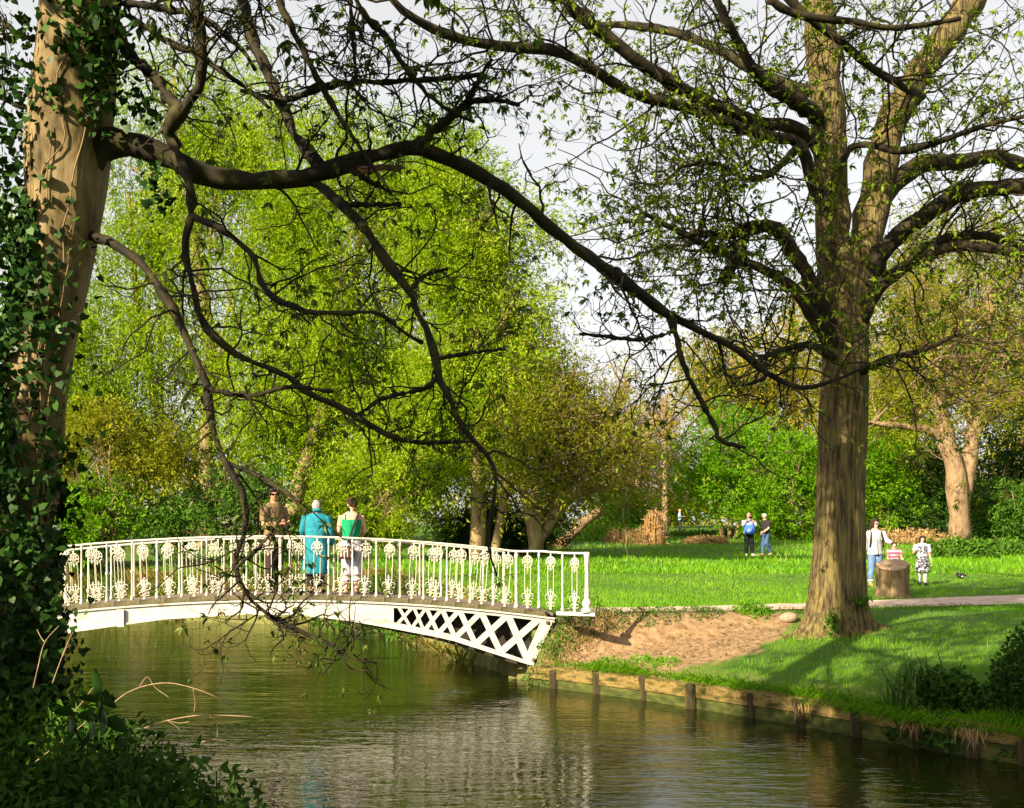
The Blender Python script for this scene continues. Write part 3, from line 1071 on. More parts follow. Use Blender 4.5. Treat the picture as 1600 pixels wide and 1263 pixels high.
near_limbs = {
    'main': [(80, 300, 6.5, 30), (128, 256, 6.5, 31), (163, 229, 6.5, 26), (192, 224, 6.5, 20), (245, 238, 6.5, 19), (300, 266, 6.5, 20), (350, 281, 6.52, 15), (400, 282, 6.55, 14), (450, 280, 6.6, 14), (490, 272, 6.6, 16), (540, 256, 6.65, 14), (600, 240, 6.7, 12), (640, 231, 6.75, 12), (690, 245, 6.8, 11.5), (740, 268, 6.85, 11), (790, 296, 6.9, 10), (850, 346, 7.0, 10), (900, 387, 7.05, 9.5), (960, 430, 7.1, 9), (1000, 457, 7.2, 8.5), (1045, 492, 7.3, 7), (1100, 520, 7.4, 6), (1150, 545, 7.5, 5.3), (1190, 578, 7.6, 4.8), (1230, 600, 7.65, 4.4), (1262, 606, 7.7, 4), (1310, 592, 7.75, 3), (1360, 568, 7.8, 1.8)],
    'up1': [(280, 232, 6.45, 9), (262, 206, 6.4, 11), (275, 185, 6.35, 10), (300, 152, 6.3, 9), (316, 115, 6.25, 8.5), (312, 62, 6.2, 8), (306, 0, 6.15, 7.5), (296, -120, 6.1, 6)],
    'up2': [(170, 40, 6.5, 9), (188, 62, 6.5, 9), (215, 98, 6.45, 9), (245, 128, 6.4, 9), (272, 160, 6.35, 9), (284, 172, 6.3, 8)],
    'down1': [(268, 220, 6.4, 7), (283, 250, 6.35, 6.5), (297, 300, 6.3, 7), (298, 335, 6.3, 6.5), (290, 380, 6.3, 6), (292, 420, 6.3, 5.5), (305, 455, 6.3, 6), (312, 492, 6.32, 6), (345, 538, 6.36, 5.5), (400, 570, 6.4, 5), (440, 581, 6.42, 5), (475, 612, 6.46, 5), (540, 640, 6.5, 4.5), (610, 682, 6.55, 4.2), (660, 692, 6.6, 3.6), (735, 690, 6.7, 2.4)],
    'down1b': [(298, 335, 6.3, 5.5), (345, 358, 6.25, 5), (395, 399, 6.2, 5), (408, 440, 6.2, 4.6), (430, 466, 6.2, 4.4), (480, 487, 6.22, 4), (535, 489, 6.25, 3.8), (592, 489, 6.3, 3.4), (620, 512, 6.4, 3), (660, 536, 6.5, 2.6)],
    'low': [(120, 362, 6.5, 11), (148, 372, 6.45, 9), (176, 382, 6.4, 7.5), (215, 406, 6.3, 7), (250, 450, 6.25, 7), (280, 505, 6.2, 6.8), (305, 560, 6.15, 6.4), (325, 606, 6.1, 6), (330, 655, 6.1, 5.5), (346, 712, 6.05, 5.5), (362, 742, 6.0, 5.4), (380, 775, 6.0, 5), (384, 805, 6.0, 4.6), (378, 850, 6.0, 4), (365, 885, 6.0, 3.8), (384, 925, 6.0, 3.6), (420, 962, 6.0, 3.3), (480, 992, 6.0, 3), (520, 1008, 6.0, 2.6), (550, 1030, 6.0, 2.2), (590, 1036, 6.0, 1.6)],
    'low_b': [(325, 606, 6.1, 5.5), (360, 616, 6.08, 4.6), (400, 618, 6.05, 4), (450, 605, 6.0, 3.2), (520, 612, 5.95, 2.4)],
    'low_c': [(350, 722, 6.05, 4), (400, 742, 6.0, 3.6), (440, 765, 5.95, 3), (480, 800, 5.9, 2.4)],
    'low_d': [(366, 890, 6.0, 3.2), (410, 850, 5.95, 2.6), (440, 810, 5.9, 1.8)],
    'mid': [(470, 278, 6.6, 8), (500, 292, 6.6, 8), (535, 322, 6.55, 8), (565, 352, 6.5, 8), (600, 400, 6.48, 8.5), (640, 455, 6.45, 8), (665, 512, 6.43, 7), (681, 560, 6.42, 6.5), (683, 588, 6.42, 6), (706, 632, 6.4, 5.5), (722, 668, 6.4, 5), (756, 706, 6.38, 4.6), (774, 738, 6.36, 4), (770, 790, 6.35, 3.2), (762, 850, 6.35, 2.6), (776, 900, 6.35, 1.6)],
    'mid_b': [(683, 588, 6.42, 4.2), (660, 608, 6.4, 4), (600, 622, 6.35, 3.4), (560, 648, 6.3, 2.6)],
    'mid_c': [(682, 560, 6.42, 4), (735, 552, 6.45, 3.2), (790, 545, 6.5, 2.2)],
    'mid_d': [(640, 455, 6.45, 4), (665, 430, 6.5, 3.5), (700, 420, 6.55, 2.4)],
    'stubby': [(500, 290, 6.6, 6), (540, 318, 6.62, 5), (575, 320, 6.64, 4), (626, 320, 6.66, 3.4)],
    'stub2': [(548, 265, 6.6, 5), (580, 285, 6.6, 4), (612, 302, 6.6, 3)],
    'right_up': [(640, 231, 6.75, 8), (660, 220, 6.74, 7.5), (695, 190, 6.72, 7), (728, 165, 6.7, 6.5), (760, 155, 6.7, 5), (812, 164, 6.7, 3)],
    'right_up2': [(728, 165, 6.7, 5), (742, 135, 6.68, 4), (768, 92, 6.65, 2.6)],
    'pale': [(500, 262, 6.62, 9), (470, 225, 6.75, 8.5), (440, 165, 6.9, 8.5), (418, 115, 7.05, 8), (396, 60, 7.2, 8), (376, -10, 7.4, 8), (350, -140, 7.6, 7)],
    'cross': [(376, 142, 6.9, 3), (420, 152, 6.85, 4), (455, 155, 6.8, 5), (500, 137, 6.75, 5), (560, 130, 6.7, 5), (640, 126, 6.65, 4.6), (720, 121, 6.6, 4), (750, 117, 6.55, 3.2)],
    'top1': [(130, 20, 6.5, 9), (190, 5, 6.5, 6), (250, 12, 6.45, 6), (285, 18, 6.4, 6), (330, 38, 6.35, 5), (372, 72, 6.3, 4), (400, 110, 6.3, 3.2)],
    'top2': [(545, -60, 6.5, 6), (560, 10, 6.5, 5), (600, 55, 6.5, 5), (636, 110, 6.5, 4.6), (690, 165, 6.5, 4), (740, 190, 6.5, 2.6)],
    'top3': [(430, -60, 6.4, 6), (440, 10, 6.4, 5.4), (470, 70, 6.4, 5), (500, 130, 6.4, 4.4), (545, 205, 6.4, 3.6), (610, 300, 6.4, 2.4)],
    'top4': [(545, -80, 6.8, 5), (548, 0, 6.8, 4), (552, 60, 6.8, 3.5), (556, 125, 6.8, 2.6)],
    'top5': [(190, 20, 6.5, 5), (255, 60, 6.45, 4.4), (330, 100, 6.4, 4), (400, 150, 6.4, 3.4), (420, 170, 6.4, 2.6)],
    'spur': [(1048, 494, 7.3, 5.5), (1060, 540, 7.25, 5), (1072, 580, 7.2, 4.6), (1095, 625, 7.2, 4.4), (1115, 665, 7.2, 4), (1128, 690, 7.2, 4), (1165, 700, 7.2, 2.4)],
    'spur2': [(1050, 520, 7.2, 3.6), (1000, 531, 7.1, 3.6), (950, 526, 7.0, 3), (905, 522, 6.9, 2.2)],
    'spur3': [(1150, 545, 7.5, 4), (1185, 570, 7.4, 3.6), (1195, 590, 7.35, 3.4), (1160, 602, 7.3, 2.2)],
    'high1': [(150, -420, 6.8, 30), (300, -560, 6.9, 22), (520, -640, 7.0, 16), (760, -640, 7.2, 10), (980, -560, 7.4, 5)],
    'high2': [(140, -260, 6.6, 26), (20, -420, 6.2, 18), (-140, -560, 5.8, 12), (-340, -640, 5.4, 6)],
    'high3': [(150, -500, 6.8, 26), (280, -800, 7.6, 18), (460, -980, 8.4, 12), (640, -1060, 9.2, 6)],
    'high4': [(135, -300, 6.7, 22), (240, -330, 6.2, 14), (380, -300, 5.8, 10), (560, -250, 5.5, 5)],
    'high5': [(140, -500, 6.8, 24), (330, -520, 7.6, 15), (560, -420, 8.6, 10), (800, -330, 9.4, 6)],
    'high6': [(145, -620, 6.9, 24), (420, -760, 7.8, 15), (760, -760, 8.8, 10), (1060, -640, 9.6, 5)],
    'left1': [(70, 250, 6.5, 6), (40, 215, 6.5, 4), (0, 175, 6.5, 4), (-40, 150, 6.5, 3)],
    'left2': [(70, 165, 6.5, 5), (35, 168, 6.5, 3.4), (0, 152, 6.5, 3)],
    'left3': [(60, 60, 6.5, 5), (30, 55, 6.5, 3.6), (-10, 20, 6.5, 3)],
}
PPs, RRs = [], []
mb = MB()
n_br = {}
for nm, pts in near_limbs.items():
    big = nm in ('main',)
    q, r = limb(pts, 64 if big else 28)
    q, r = rough(q, r, g, 0.1 if big else 0.2)
    b2 = MB()
    b2.tube(q, r, 12 if big else 8)
    b2.build("main_limb" if big else "branch", M_twig, T1)
    q2, r2 = limb(pts, 16)
    PPs.append(q2)
    RRs.append(r2)
PPs, RRs = np.stack(PPs), np.stack(RRs)
names = list(near_limbs)
# splintered stub under the main limb
for a, b_, r in (((560, 268, 6.55, 7), (632, 262, 6.5, 3), 0), ((590, 262, 6.55, 6), (628, 271, 6.5, 1.2), 0), ((575, 270, 6.55, 5), (615, 258, 6.48, 1.2), 0)):
    q, rr = limb([a, ((a[0] + b_[0]) / 2, (a[1] + b_[1]) / 2 - 3, 6.52, (a[3] + b_[3]) / 2), b_], 6)
    MB().tube(q, rr, 5).build("broken_splinter", M_wood, T1, smooth=False)
# finer branching
seen = np.array([i for i, k_ in enumerate(names) if not k_.startswith(('high',))])
hi = np.array([i for i, k_ in enumerate(names) if k_.startswith('high')])
tw = MB()
p1, r1 = spawn(g, PPs[seen[1:]], RRs[seen[1:]], 240, fr=(.15, .97), ang=(30, 80), L=(.25, .8), steps=8, wig=.33, grav=-.02, rf=.45, rmax=.008, tip=.4)
p1b, r1b = spawn(g, PPs[:1], RRs[:1], 26, fr=(.2, 1), ang=(35, 80), L=(.3, .9), steps=8, wig=.28, grav=-.04, rf=.4, rmax=.011, tip=.4)
p1, r1 = np.concatenate([p1, p1b]), np.concatenate([r1, r1b])
# the tangle hanging in front of the bridge and the brush on the right-hand spray
il = names.index('low')
p1c, r1c = spawn(g, PPs[il:il + 1], RRs[il:il + 1], 26, fr=(.72, 1), ang=(30, 90), L=(.15, .42), steps=8, wig=.3, grav=.0, rf=.7, rmax=.008, tip=.4)
ir = [names.index('right_up'), names.index('right_up2'), names.index('cross')]
p1d, r1d = spawn(g, PPs[ir], RRs[ir], 22, fr=(.5, 1), ang=(30, 85), L=(.2, .5), steps=8, wig=.3, grav=-.02, rf=.6, rmax=.007, tip=.4)
p1, r1 = np.concatenate([p1, p1c, p1d]), np.concatenate([r1, r1c, r1d])
p2, r2 = spawn(g, p1, r1, 1150, fr=(.2, 1), ang=(35, 80), L=(.1, .36), steps=6, wig=.32, grav=.02, rf=.7, rmax=.006, tip=.45)
p3, r3 = spawn(g, p2, r2, 1500, fr=(.3, 1), ang=(30, 80), L=(.05, .2), steps=4, wig=.3, grav=.05, rf=.75, rmax=.004, tip=.6)
for pp, rr, s in ((p1, r1, 5), (p2, r2, 4), (p3, r3, 3)):
    tw.add(*tubes(pp, np.maximum(rr, .0016), s, g))
tw.build("twigs", M_twig, T1, kind='stuff')
# crown above the picture
hb_ = MB()
h1, hr1 = spawn(g, PPs[hi], RRs[hi], 130, fr=(.25, 1), ang=(30, 75), L=(.8, 2.0), steps=8, wig=.22, grav=.04, rf=.5, rmax=.03, tip=.3)
h2, hr2 = spawn(g, h1, hr1, 620, fr=(.3, 1), ang=(30, 75), L=(.3, .9), steps=5, wig=.25, rf=.6, rmax=.01)
for pp, rr, s in ((h1, hr1, 6), (h2, hr2, 4)):
    hb_.add(*tubes(pp, np.maximum(rr, .002), s, g))
hb_.build("high_branches", M_twig, T1, kind='stuff')


def palmate(mb, rng, tips, dirs, size, nl=5, droop=0.5, tone=None):
    """A fan of NL drooping leaflets at every tip."""
    n = len(tips)
    a = rng.uniform(0, 6.28, n)
    for k in range(nl):
        th = a + 2 * math.pi * k / nl + rng.normal(size=n) * .3
        ref = np.where(np.abs(dirs[:, 2:3]) > .8, np.array([[1., 0, 0]]), np.array([[0, 0, 1.]]))
        u = norm(np.cross(dirs, ref))
        wv = np.cross(dirs, u)
        d = norm(dirs * rng.uniform(.2, .8, n)[:, None] + np.cos(th)[:, None] * u * .9 + np.sin(th)[:, None] * wv * .9 + np.array([0, 0, -droop]))
        L = size * rng.uniform(.6, 1.2, n)
        tn = np.clip((rng.normal(.45, .2, n) if tone is None else tone) + rng.normal(size=n) * .08, 0, 1)
        leaf_kites(mb, rng, tips, d, L, L * .42, tn, nrm=norm(rng.normal(size=(n, 3)) * .5 + np.array([0, 0, 1.])), fold=.5)


lf = MB()
e2 = p2[g.uniform(size=len(p2)) < .34]
e3 = p3[g.uniform(size=len(p3)) < .28]
for e, sz in ((e2, .06), (e3, .045)):
    palmate(lf, g, e[:, -1], norm(e[:, -1] - e[:, -2]), sz, 5, .7)
lf.build("leaves", M_nearleaf, T1, kind='stuff')
lf = MB()
for _ in range(3):
    q = h2[:, 2 + _]
    palmate(lf, g, q + g.normal(size=q.shape) * .05, norm(h2[:, -1] - h2[:, -2]), .1, 6, .4)
for c_, r_, n_ in (((-1.3, 6.2, 6.7), (1.5, 1.2, .7), 500), ((.3, 7.4, 7.2), (1.3, 1.1, .7), 380), ((-2.6, 8.4, 8.2), (1.4, 1.2, .8), 330), ((1.8, 8.2, 7.4), (1.2, 1.0, .7), 260)):  # leaf clumps added above the view to shade the right bank
    q = np.array(c_) + rdir(g, n_) * (g.uniform(.05, 1, n_) ** .4)[:, None] * np.array(r_)
    palmate(lf, g, q, rdir(g, n_), .13, 6, .4)
lf.build("high_leaves", M_nearleaf, T1, kind='stuff')

# ivy on the trunk: leaves on stems, thick below, thinning upwards, with loose strands
def ivy_leaves(mb, rng, pos, nrm, size, tone):
    n = len(pos)
    down = norm(np.array([0, 0, -1.]) + rng.normal(size=(n, 3)) * .5)
    d = norm(down - (down * nrm).sum(1, keepdims=True) * nrm)
    s = np.cross(nrm, d)
    L = (size * rng.uniform(.5, 1.45, n))[:, None]
    c = pos
    pts = [c - d * L * .35, c - d * L * .45 + s * L * .42, c + s * L * .5 + d * L * .0 - nrm * L * .08, c + d * L * .62 - nrm * L * .15, c - s * L * .5 + d * L * .0 - nrm * L * .08, c - d * L * .45 - s * L * .42]
    v = np.stack(pts, 1)
    b = np.arange(n)[:, None] * 6
    mb.add(v, np.concatenate([b + np.array([[0, 2, 1]]), b + np.array([[0, 3, 2]]), b + np.array([[0, 4, 3]]), b + np.array([[0, 5, 4]])]), np.repeat(tone, 6))


iv = MB()
N = 15000
fz = g.beta(1.0, 1.25, N)
zi = fz * 3.9 - .7
ip = np.stack([np.interp(zi, tp[:, 2], tp[:, 0]), np.interp(zi, tp[:, 2], tp[:, 1]), zi], -1)
ir_ = np.interp(zi, tp[:, 2], trd)
th = g.uniform(0, 2 * math.pi, N)
hgt = (zi + .7) / 3.9
# the upper part keeps its ivy on the left side only
keep = (g.uniform(size=N) < np.where(np.cos(th) < -.25 + .2 * np.sin(zi * 5), 1, np.clip(1.45 - hgt * 2.2, 0, 1)))
nr = np.stack([np.cos(th), np.sin(th), np.zeros(N)], -1)
off = ir_ * .98 + np.abs(g.normal(size=N)) * .055 * (1.3 - hgt * .6) * (1 + .6 * np.sin(th * 3 + zi * 4))
ip = ip + nr * off[:, None]
nm_ = norm(nr + g.normal(size=(N, 3)) * .45 + np.array([0, 0, .25]))
ip, nm_ = ip[keep], nm_[keep]
ivy_leaves(iv, g, ip, nm_, .05, np.clip(g.normal(.42, .22, len(ip)), 0, 1))
# ivy in bunches: left fringe, upper trunk, hanging sprays
bun = [(20, 130, 6.4, .16, 180), (10, 250, 6.4, .2, 300), (15, 330, 6.4, .22, 420), (20, 420, 6.35, .25, 520), (150, 40, 6.3, .14, 220), (160, 110, 6.3, .1, 130), (150, 170, 6.28, .08, 70), (205, 150, 6.4, .06, 34), (232, 178, 6.4, .05, 26), (238, 280, 6.35, .05, 30), (248, 315, 6.35, .05, 30), (90, 30, 6.25, .12, 90), (75, 155, 6.25, .08, 60), (120, 30, 6.22, .1, 80), (5, 60, 6.4, .2, 170), (50, 1010, 6.2, .15, 240), (70, 975, 6.2, .08, 100), (25, 850, 6.1, .14, 240), (15, 700, 6.1, .25, 300), (30, 560, 6.15, .22, 300), (60, 480, 6.2, .12, 120)]
for a, b_, Y, s, n_ in bun:
    q = P(a, b_, Y) + g.normal(size=(n_, 3)) * s * np.array([.8, .6, 1.1])
    ivy_leaves(iv, g, q, norm(g.normal(size=(n_, 3)) + np.array([-.3, -.6, .5])), .044, np.clip(g.normal(.5, .22, n_), 0, 1))
iv.build("ivy", M_ivy, T1, kind='stuff')
# ivy stems and dead creepers
st = MB()
for i in range(16):
    a0 = g.uniform(20, 120)
    y0 = g.uniform(250, 1150)
    pts = [(a0, y0, 6.16, 1.5)]
    for j in range(5):
        pts.append((pts[-1][0] + g.normal() * 16 + 3, pts[-1][1] - g.uniform(25, 60), 6.16 - .02 * j * g.uniform(), g.uniform(.7, 1.5)))
    q, r = limb(pts, 14)
    # keep the stem on the trunk's surface
    c = np.stack([np.interp(q[:, 2], tp[:, 2], tp[:, 0]), np.interp(q[:, 2], tp[:, 2], tp[:, 1]), q[:, 2]], -1)
    rr = np.interp(q[:, 2], tp[:, 2], trd)
    dd = q - c
    dd[:, 2] = 0
    q = c + norm(dd) * (rr + .012)[:, None]
    st.tube(q, r, 5, False)
st.build("creeper_stems", M_bgbark, T1, kind='stuff')

# ---------- the big tree on the right bank --------------------------------------------
g = np.random.default_rng(22)
T2 = thing("bank_tree", "big furrowed tree with flared roots between the path and the bank boards", "tree", tuple(P(1308, 992, 16.2)))
Y0 = 16.2
tr = [(1308, 1010, Y0, 60), (1308, 985, Y0, 52), (1308, 955, Y0, 45), (1309, 925, Y0, 42), (1310, 880, Y0, 40), (1312, 830, Y0, 38.5), (1314, 760, Y0, 37.5), (1317, 680, Y0, 36.5), (1320, 600, Y0, 35.5), (1321, 520, Y0, 35.5), (1322, 460, Y0, 38), (1322, 420, Y0, 41), (1320, 395, Y0, 38)]
tp2, tr2 = limb(tr, 64)
S = 44
mb = MB()
mb.tube(tp2, tr2, S)
v = mb.v[0].reshape(64, S, 3)
ang = np.arctan2((v - tp2[:, None])[..., 1], (v - tp2[:, None])[..., 0])
hz = np.clip((v[..., 2] - tp2[0, 2]), 0, 9)
fl = np.exp(-hz / .28)
but = 1 + fl * (.55 * np.maximum(0, np.cos(ang * 5 + .9)) ** 1.5 + .55 * np.maximum(0, np.cos(ang - math.pi * .97)) ** 10 + .4 * np.maximum(0, np.cos(ang + .35)) ** 12 - .12)
fur = .022 * np.sin(ang * 11 + np.sin(hz * 3.1) * 1.2 + hz * .7) + .016 * np.sin(ang * 19 - hz * 1.3 + 2 * np.sin(hz * 1.7)) + .025 * np.sin(hz * 2.3 + ang * 2)
v2 = tp2[:, None] + (v - tp2[:, None]) * (but + fur)[..., None]
mb.v[0] = v2.reshape(-1, 3)
mb.build("trunk", M_bark, T2)
for i_, (a_r, l_r, w_r) in enumerate(((-2.95, 1.0, .15), (-2.35, .75, .13), (-1.75, .7, .12), (-1.1, .8, .13), (-.45, .95, .14), (.2, .9, .13), (2.6, .8, .13))):
    c_ = tp2[2]
    rp_ = []
    for s_, rr_ in ((.1, 1.0), (.42, .95), (.68, .7), (1.0, .4), (1.25, .15)):
        x_, y_ = c_[0] + math.cos(a_r + .12 * math.sin(5 * s_ + i_)) * l_r * s_ * .85, c_[1] + math.sin(a_r + .12 * math.sin(5 * s_ + i_)) * l_r * s_ * .85
        z_ = float(height(np.array(x_), np.array(y_))) + (.55 * (1 - s_) ** 2 if s_ < 1 else 0) - .06 * s_ + .02
        rp_.append((x_, y_, z_, w_r * rr_))
    q_ = smooth_path(np.array(rp_), 14)
    MB().tube(*rough(q_[:, :3], np.maximum(q_[:, 3], .02), g, .06), 10).build("root", M_bark, T2)
tl = {
    'stemL': [(1306, 470, Y0, 30), (1303, 400, Y0 - .05, 27), (1302, 330, Y0 - .1, 24), (1298, 250, Y0 - .15, 25), (1292, 170, Y0 - .2, 27), (1285, 90, Y0 - .2, 25), (1278, 0, Y0 - .2, 23), (1272, -160, Y0 - .1, 19), (1262, -420, Y0, 10)],
    'stemR': [(1340, 470, Y0, 30), (1356, 380, Y0 + .1, 26), (1368, 310, Y0 + .2, 25), (1378, 240, Y0 + .3, 24), (1400, 175, Y0 + .35, 23), (1440, 110, Y0 + .4, 23), (1488, 45, Y0 + .45, 23), (1525, -20, Y0 + .5, 22), (1580, -180, Y0 + .6, 17), (1640, -420, Y0 + .6, 9)],
    'R1': [(1345, 470, Y0 - .1, 20), (1370, 408, Y0 - .2, 18), (1400, 372, Y0 - .3, 15), (1450, 332, Y0 - .5, 14), (1500, 304, Y0 - .6, 14), (1560, 294, Y0 - .8, 13), (1640, 290, Y0 - 1, 12), (1760, 270, Y0 - 1.2, 8)],
    'R2': [(1368, 330, Y0 + .2, 16), (1385, 300, Y0 + .2, 15), (1410, 276, Y0 + .3, 14), (1445, 256, Y0 + .4, 14), (1500, 254, Y0 + .6, 13), (1550, 244, Y0 + .8, 12), (1600, 257, Y0 + 1, 11), (1700, 250, Y0 + 1.2, 7)],
    'R3': [(1345, 500, Y0 - .2, 13), (1372, 452, Y0 - .3, 12), (1410, 420, Y0 - .4, 11), (1450, 398, Y0 - .6, 9), (1500, 384, Y0 - .7, 8), (1560, 390, Y0 - .9, 8), (1620, 398, Y0 - 1, 7)],
    'R4': [(1420, 412, Y0 - .4, 8), (1450, 385, Y0 - .4, 7.5), (1490, 371, Y0 - .3, 7.5), (1550, 370, Y0 - .3, 7), (1610, 395, Y0 - .3, 6)],
    'L1': [(1300, 520, Y0 - .1, 15), (1282, 480, Y0 - .3, 13), (1262, 430, Y0 - .5, 11.5), (1240, 395, Y0 - .7, 11), (1218, 362, Y0 - .9, 11), (1195, 354, Y0 - 1, 11), (1165, 358, Y0 - 1.1, 10), (1130, 368, Y0 - 1.2, 7.5), (1080, 362, Y0 - 1.4, 5)],
    'L1b': [(1165, 358, Y0 - 1.1, 9), (1158, 385, Y0 - 1.2, 8.5), (1145, 412, Y0 - 1.3, 9), (1130, 440, Y0 - 1.35, 10)],
    'L2': [(1300, 540, Y0 - .2, 13), (1270, 495, Y0 - .5, 10), (1240, 450, Y0 - .8, 8.5), (1200, 425, Y0 - 1, 7.5), (1130, 395, Y0 - 1.3, 6), (1060, 362, Y0 - 1.7, 4.5), (1000, 330, Y0 - 2, 3)],
    'L3': [(1295, 330, Y0 - .1, 12), (1270, 290, Y0 - .4, 10), (1250, 226, Y0 - .6, 9), (1190, 211, Y0 - .9, 8.5), (1120, 185, Y0 - 1.2, 8.5), (1060, 165, Y0 - 1.5, 8.5), (985, 145, Y0 - 1.8, 8), (920, 104, Y0 - 2.1, 8), (865, 80, Y0 - 2.3, 8.5), (800, 74, Y0 - 2.5, 8), (740, 66, Y0 - 2.7, 7.5), (680, 46, Y0 - 2.9, 7), (630, 18, Y0 - 3.1, 6), (590, -30, Y0 - 3.2, 4.5)],
    'L4': [(1292, 240, Y0 - .2, 14), (1240, 200, Y0 - .6, 11), (1180, 190, Y0 - .9, 10), (1110, 160, Y0 - 1.3, 10), (1050, 130, Y0 - 1.6, 10), (990, 90, Y0 - 1.9, 10), (940, 50, Y0 - 2.1, 9.5), (900, 20, Y0 - 2.3, 9), (860, -40, Y0 - 2.5, 7)],
    'L5': [(1288, 150, Y0 - .1, 12), (1210, 125, Y0 + .4, 9), (1130, 82, Y0 + .8, 8), (1060, 52, Y0 + 1.2, 7), (980, 40, Y0 + 1.5, 6), (915, 42, Y0 + 1.8, 5)],
    'L6': [(1290, 190, Y0 - .2, 13), (1230, 150, Y0 - .9, 12), (1190, 125, Y0 - 1.3, 9), (1150, 60, Y0 - 1.7, 7), (1110, -20, Y0 - 2, 6)],
    'X1': [(1225, -10, Y0 - 3, 7), (1260, 25, Y0 - 2.9, 7), (1310, 62, Y0 - 2.7, 6.5), (1360, 105, Y0 - 2.5, 6), (1410, 135, Y0 - 2.2, 6), (1440, 150, Y0 - 1, 7)],
    'X2': [(1200, 0, Y0 - 3.2, 6.5), (1250, 24, Y0 - 3.1, 6), (1330, 34, Y0 - 3, 5), (1400, 44, Y0 - 2.9, 4.6), (1500, 30, Y0 - 2.7, 3.5)],
    'B1': [(1285, 330, Y0 - .3, 7), (1330, 232, Y0 - .6, 5), (1410, 236, Y0 - 1, 6), (1470, 220, Y0 - 1.3, 5), (1540, 196, Y0 - 1.6, 4), (1610, 180, Y0 - 1.8, 3)],
    'B2': [(1300, 560, Y0 - .3, 8), (1270, 540, Y0 - .8, 6), (1230, 545, Y0 - 1.2, 5), (1190, 560, Y0 - 1.6, 3.6)],
    'B3': [(1345, 580, Y0 - .3, 8), (1390, 560, Y0 - .9, 6), (1440, 548, Y0 - 1.4, 4.4), (1500, 520, Y0 - 1.8, 3)],
    'D1': [(1250, 226, Y0 - .6, 7), (1215, 262, Y0 - 1, 6), (1175, 280, Y0 - 1.4, 5), (1110, 255, Y0 - 1.7, 4), (1060, 262, Y0 - 2, 2.6)],
}
PP2, RR2 = [], []
for nm, pts in tl.items():
    q, r = limb(pts, 36)
    q, r = rough(q, r, g, .07)
    MB().tube(q, r, 12 if nm.startswith('stem') else 8).build("limb", M_bark if nm.startswith('stem') else M_twig, T2)
    q2, r2 = limb(pts, 16)
    PP2.append(q2)
    RR2.append(r2)
PP2, RR2 = np.stack(PP2), np.stack(RR2)
p1, r1 = spawn(g, PP2, RR2, 330, fr=(.25, 1), ang=(30, 80), L=(.7, 2.4), steps=9, wig=.27, grav=.01, rf=.45, rmax=.017, tip=.35)
low = [i for i, k_ in enumerate(tl) if k_ in ('L1', 'L2', 'B2', 'B3', 'L1b', 'D1', 'R3')]
p1b, r1b = spawn(g, PP2[low], RR2[low], 80, fr=(.2, 1), ang=(25, 75), L=(1.0, 2.8), steps=9, wig=.27, grav=-.015, rf=.45, rmax=.015, tip=.35)
p1, r1 = np.concatenate([p1, p1b]), np.concatenate([r1, r1b])
p2, r2 = spawn(g, p1, r1, 2300, fr=(.2, 1), ang=(30, 80), L=(.25, .95), steps=6, wig=.28, grav=.02, rf=.6, rmax=.009, tip=.4)
p3, r3 = spawn(g, p2, r2, 2500, fr=(.3, 1), ang=(30, 80), L=(.1, .34), steps=4, wig=.3, grav=.04, rf=.7, rmax=.006, tip=.6)
tw = MB()
for pp, rr, s in ((p1, r1, 6), (p2, r2, 3), (p3, r3, 3)):
    tw.add(*tubes(pp, np.maximum(rr, .003), s, g))
tw.build("twigs", M_twig, T2, kind='stuff')
lf = MB()
e2 = p2[g.uniform(size=len(p2)) < .75]
palmate(lf, g, e2[:, -1], norm(e2[:, -1] - e2[:, -2]), .105, 5, .5)
palmate(lf, g, p3[:, -1], norm(p3[:, -1] - p3[:, -2]), .1, 5, .5)
e3 = p3[g.uniform(size=len(p3)) < .7]
palmate(lf, g, e3[:, 2] + g.normal(size=e3[:, 2].shape) * .03, norm(e3[:, -1] - e3[:, -2]), .075, 4, .5)
lf.build("leaves", M_treeleaf, T2, kind='stuff')
# sprig of leaves and grass at the foot
lf = MB()
q = P(1345, 940, 15.75) + g.normal(size=(60, 3)) * .06
palmate(lf, g, q, rdir(g, 60), .07, 4, .4)
q = P(1300, 970, 15.6) + g.normal(size=(90, 3)) * np.array([.06, .05, .1])
palmate(lf, g, q, rdir(g, 90), .06, 4, .4)
lf.build("foot_sprouts", M_herb, T2, kind='stuff')

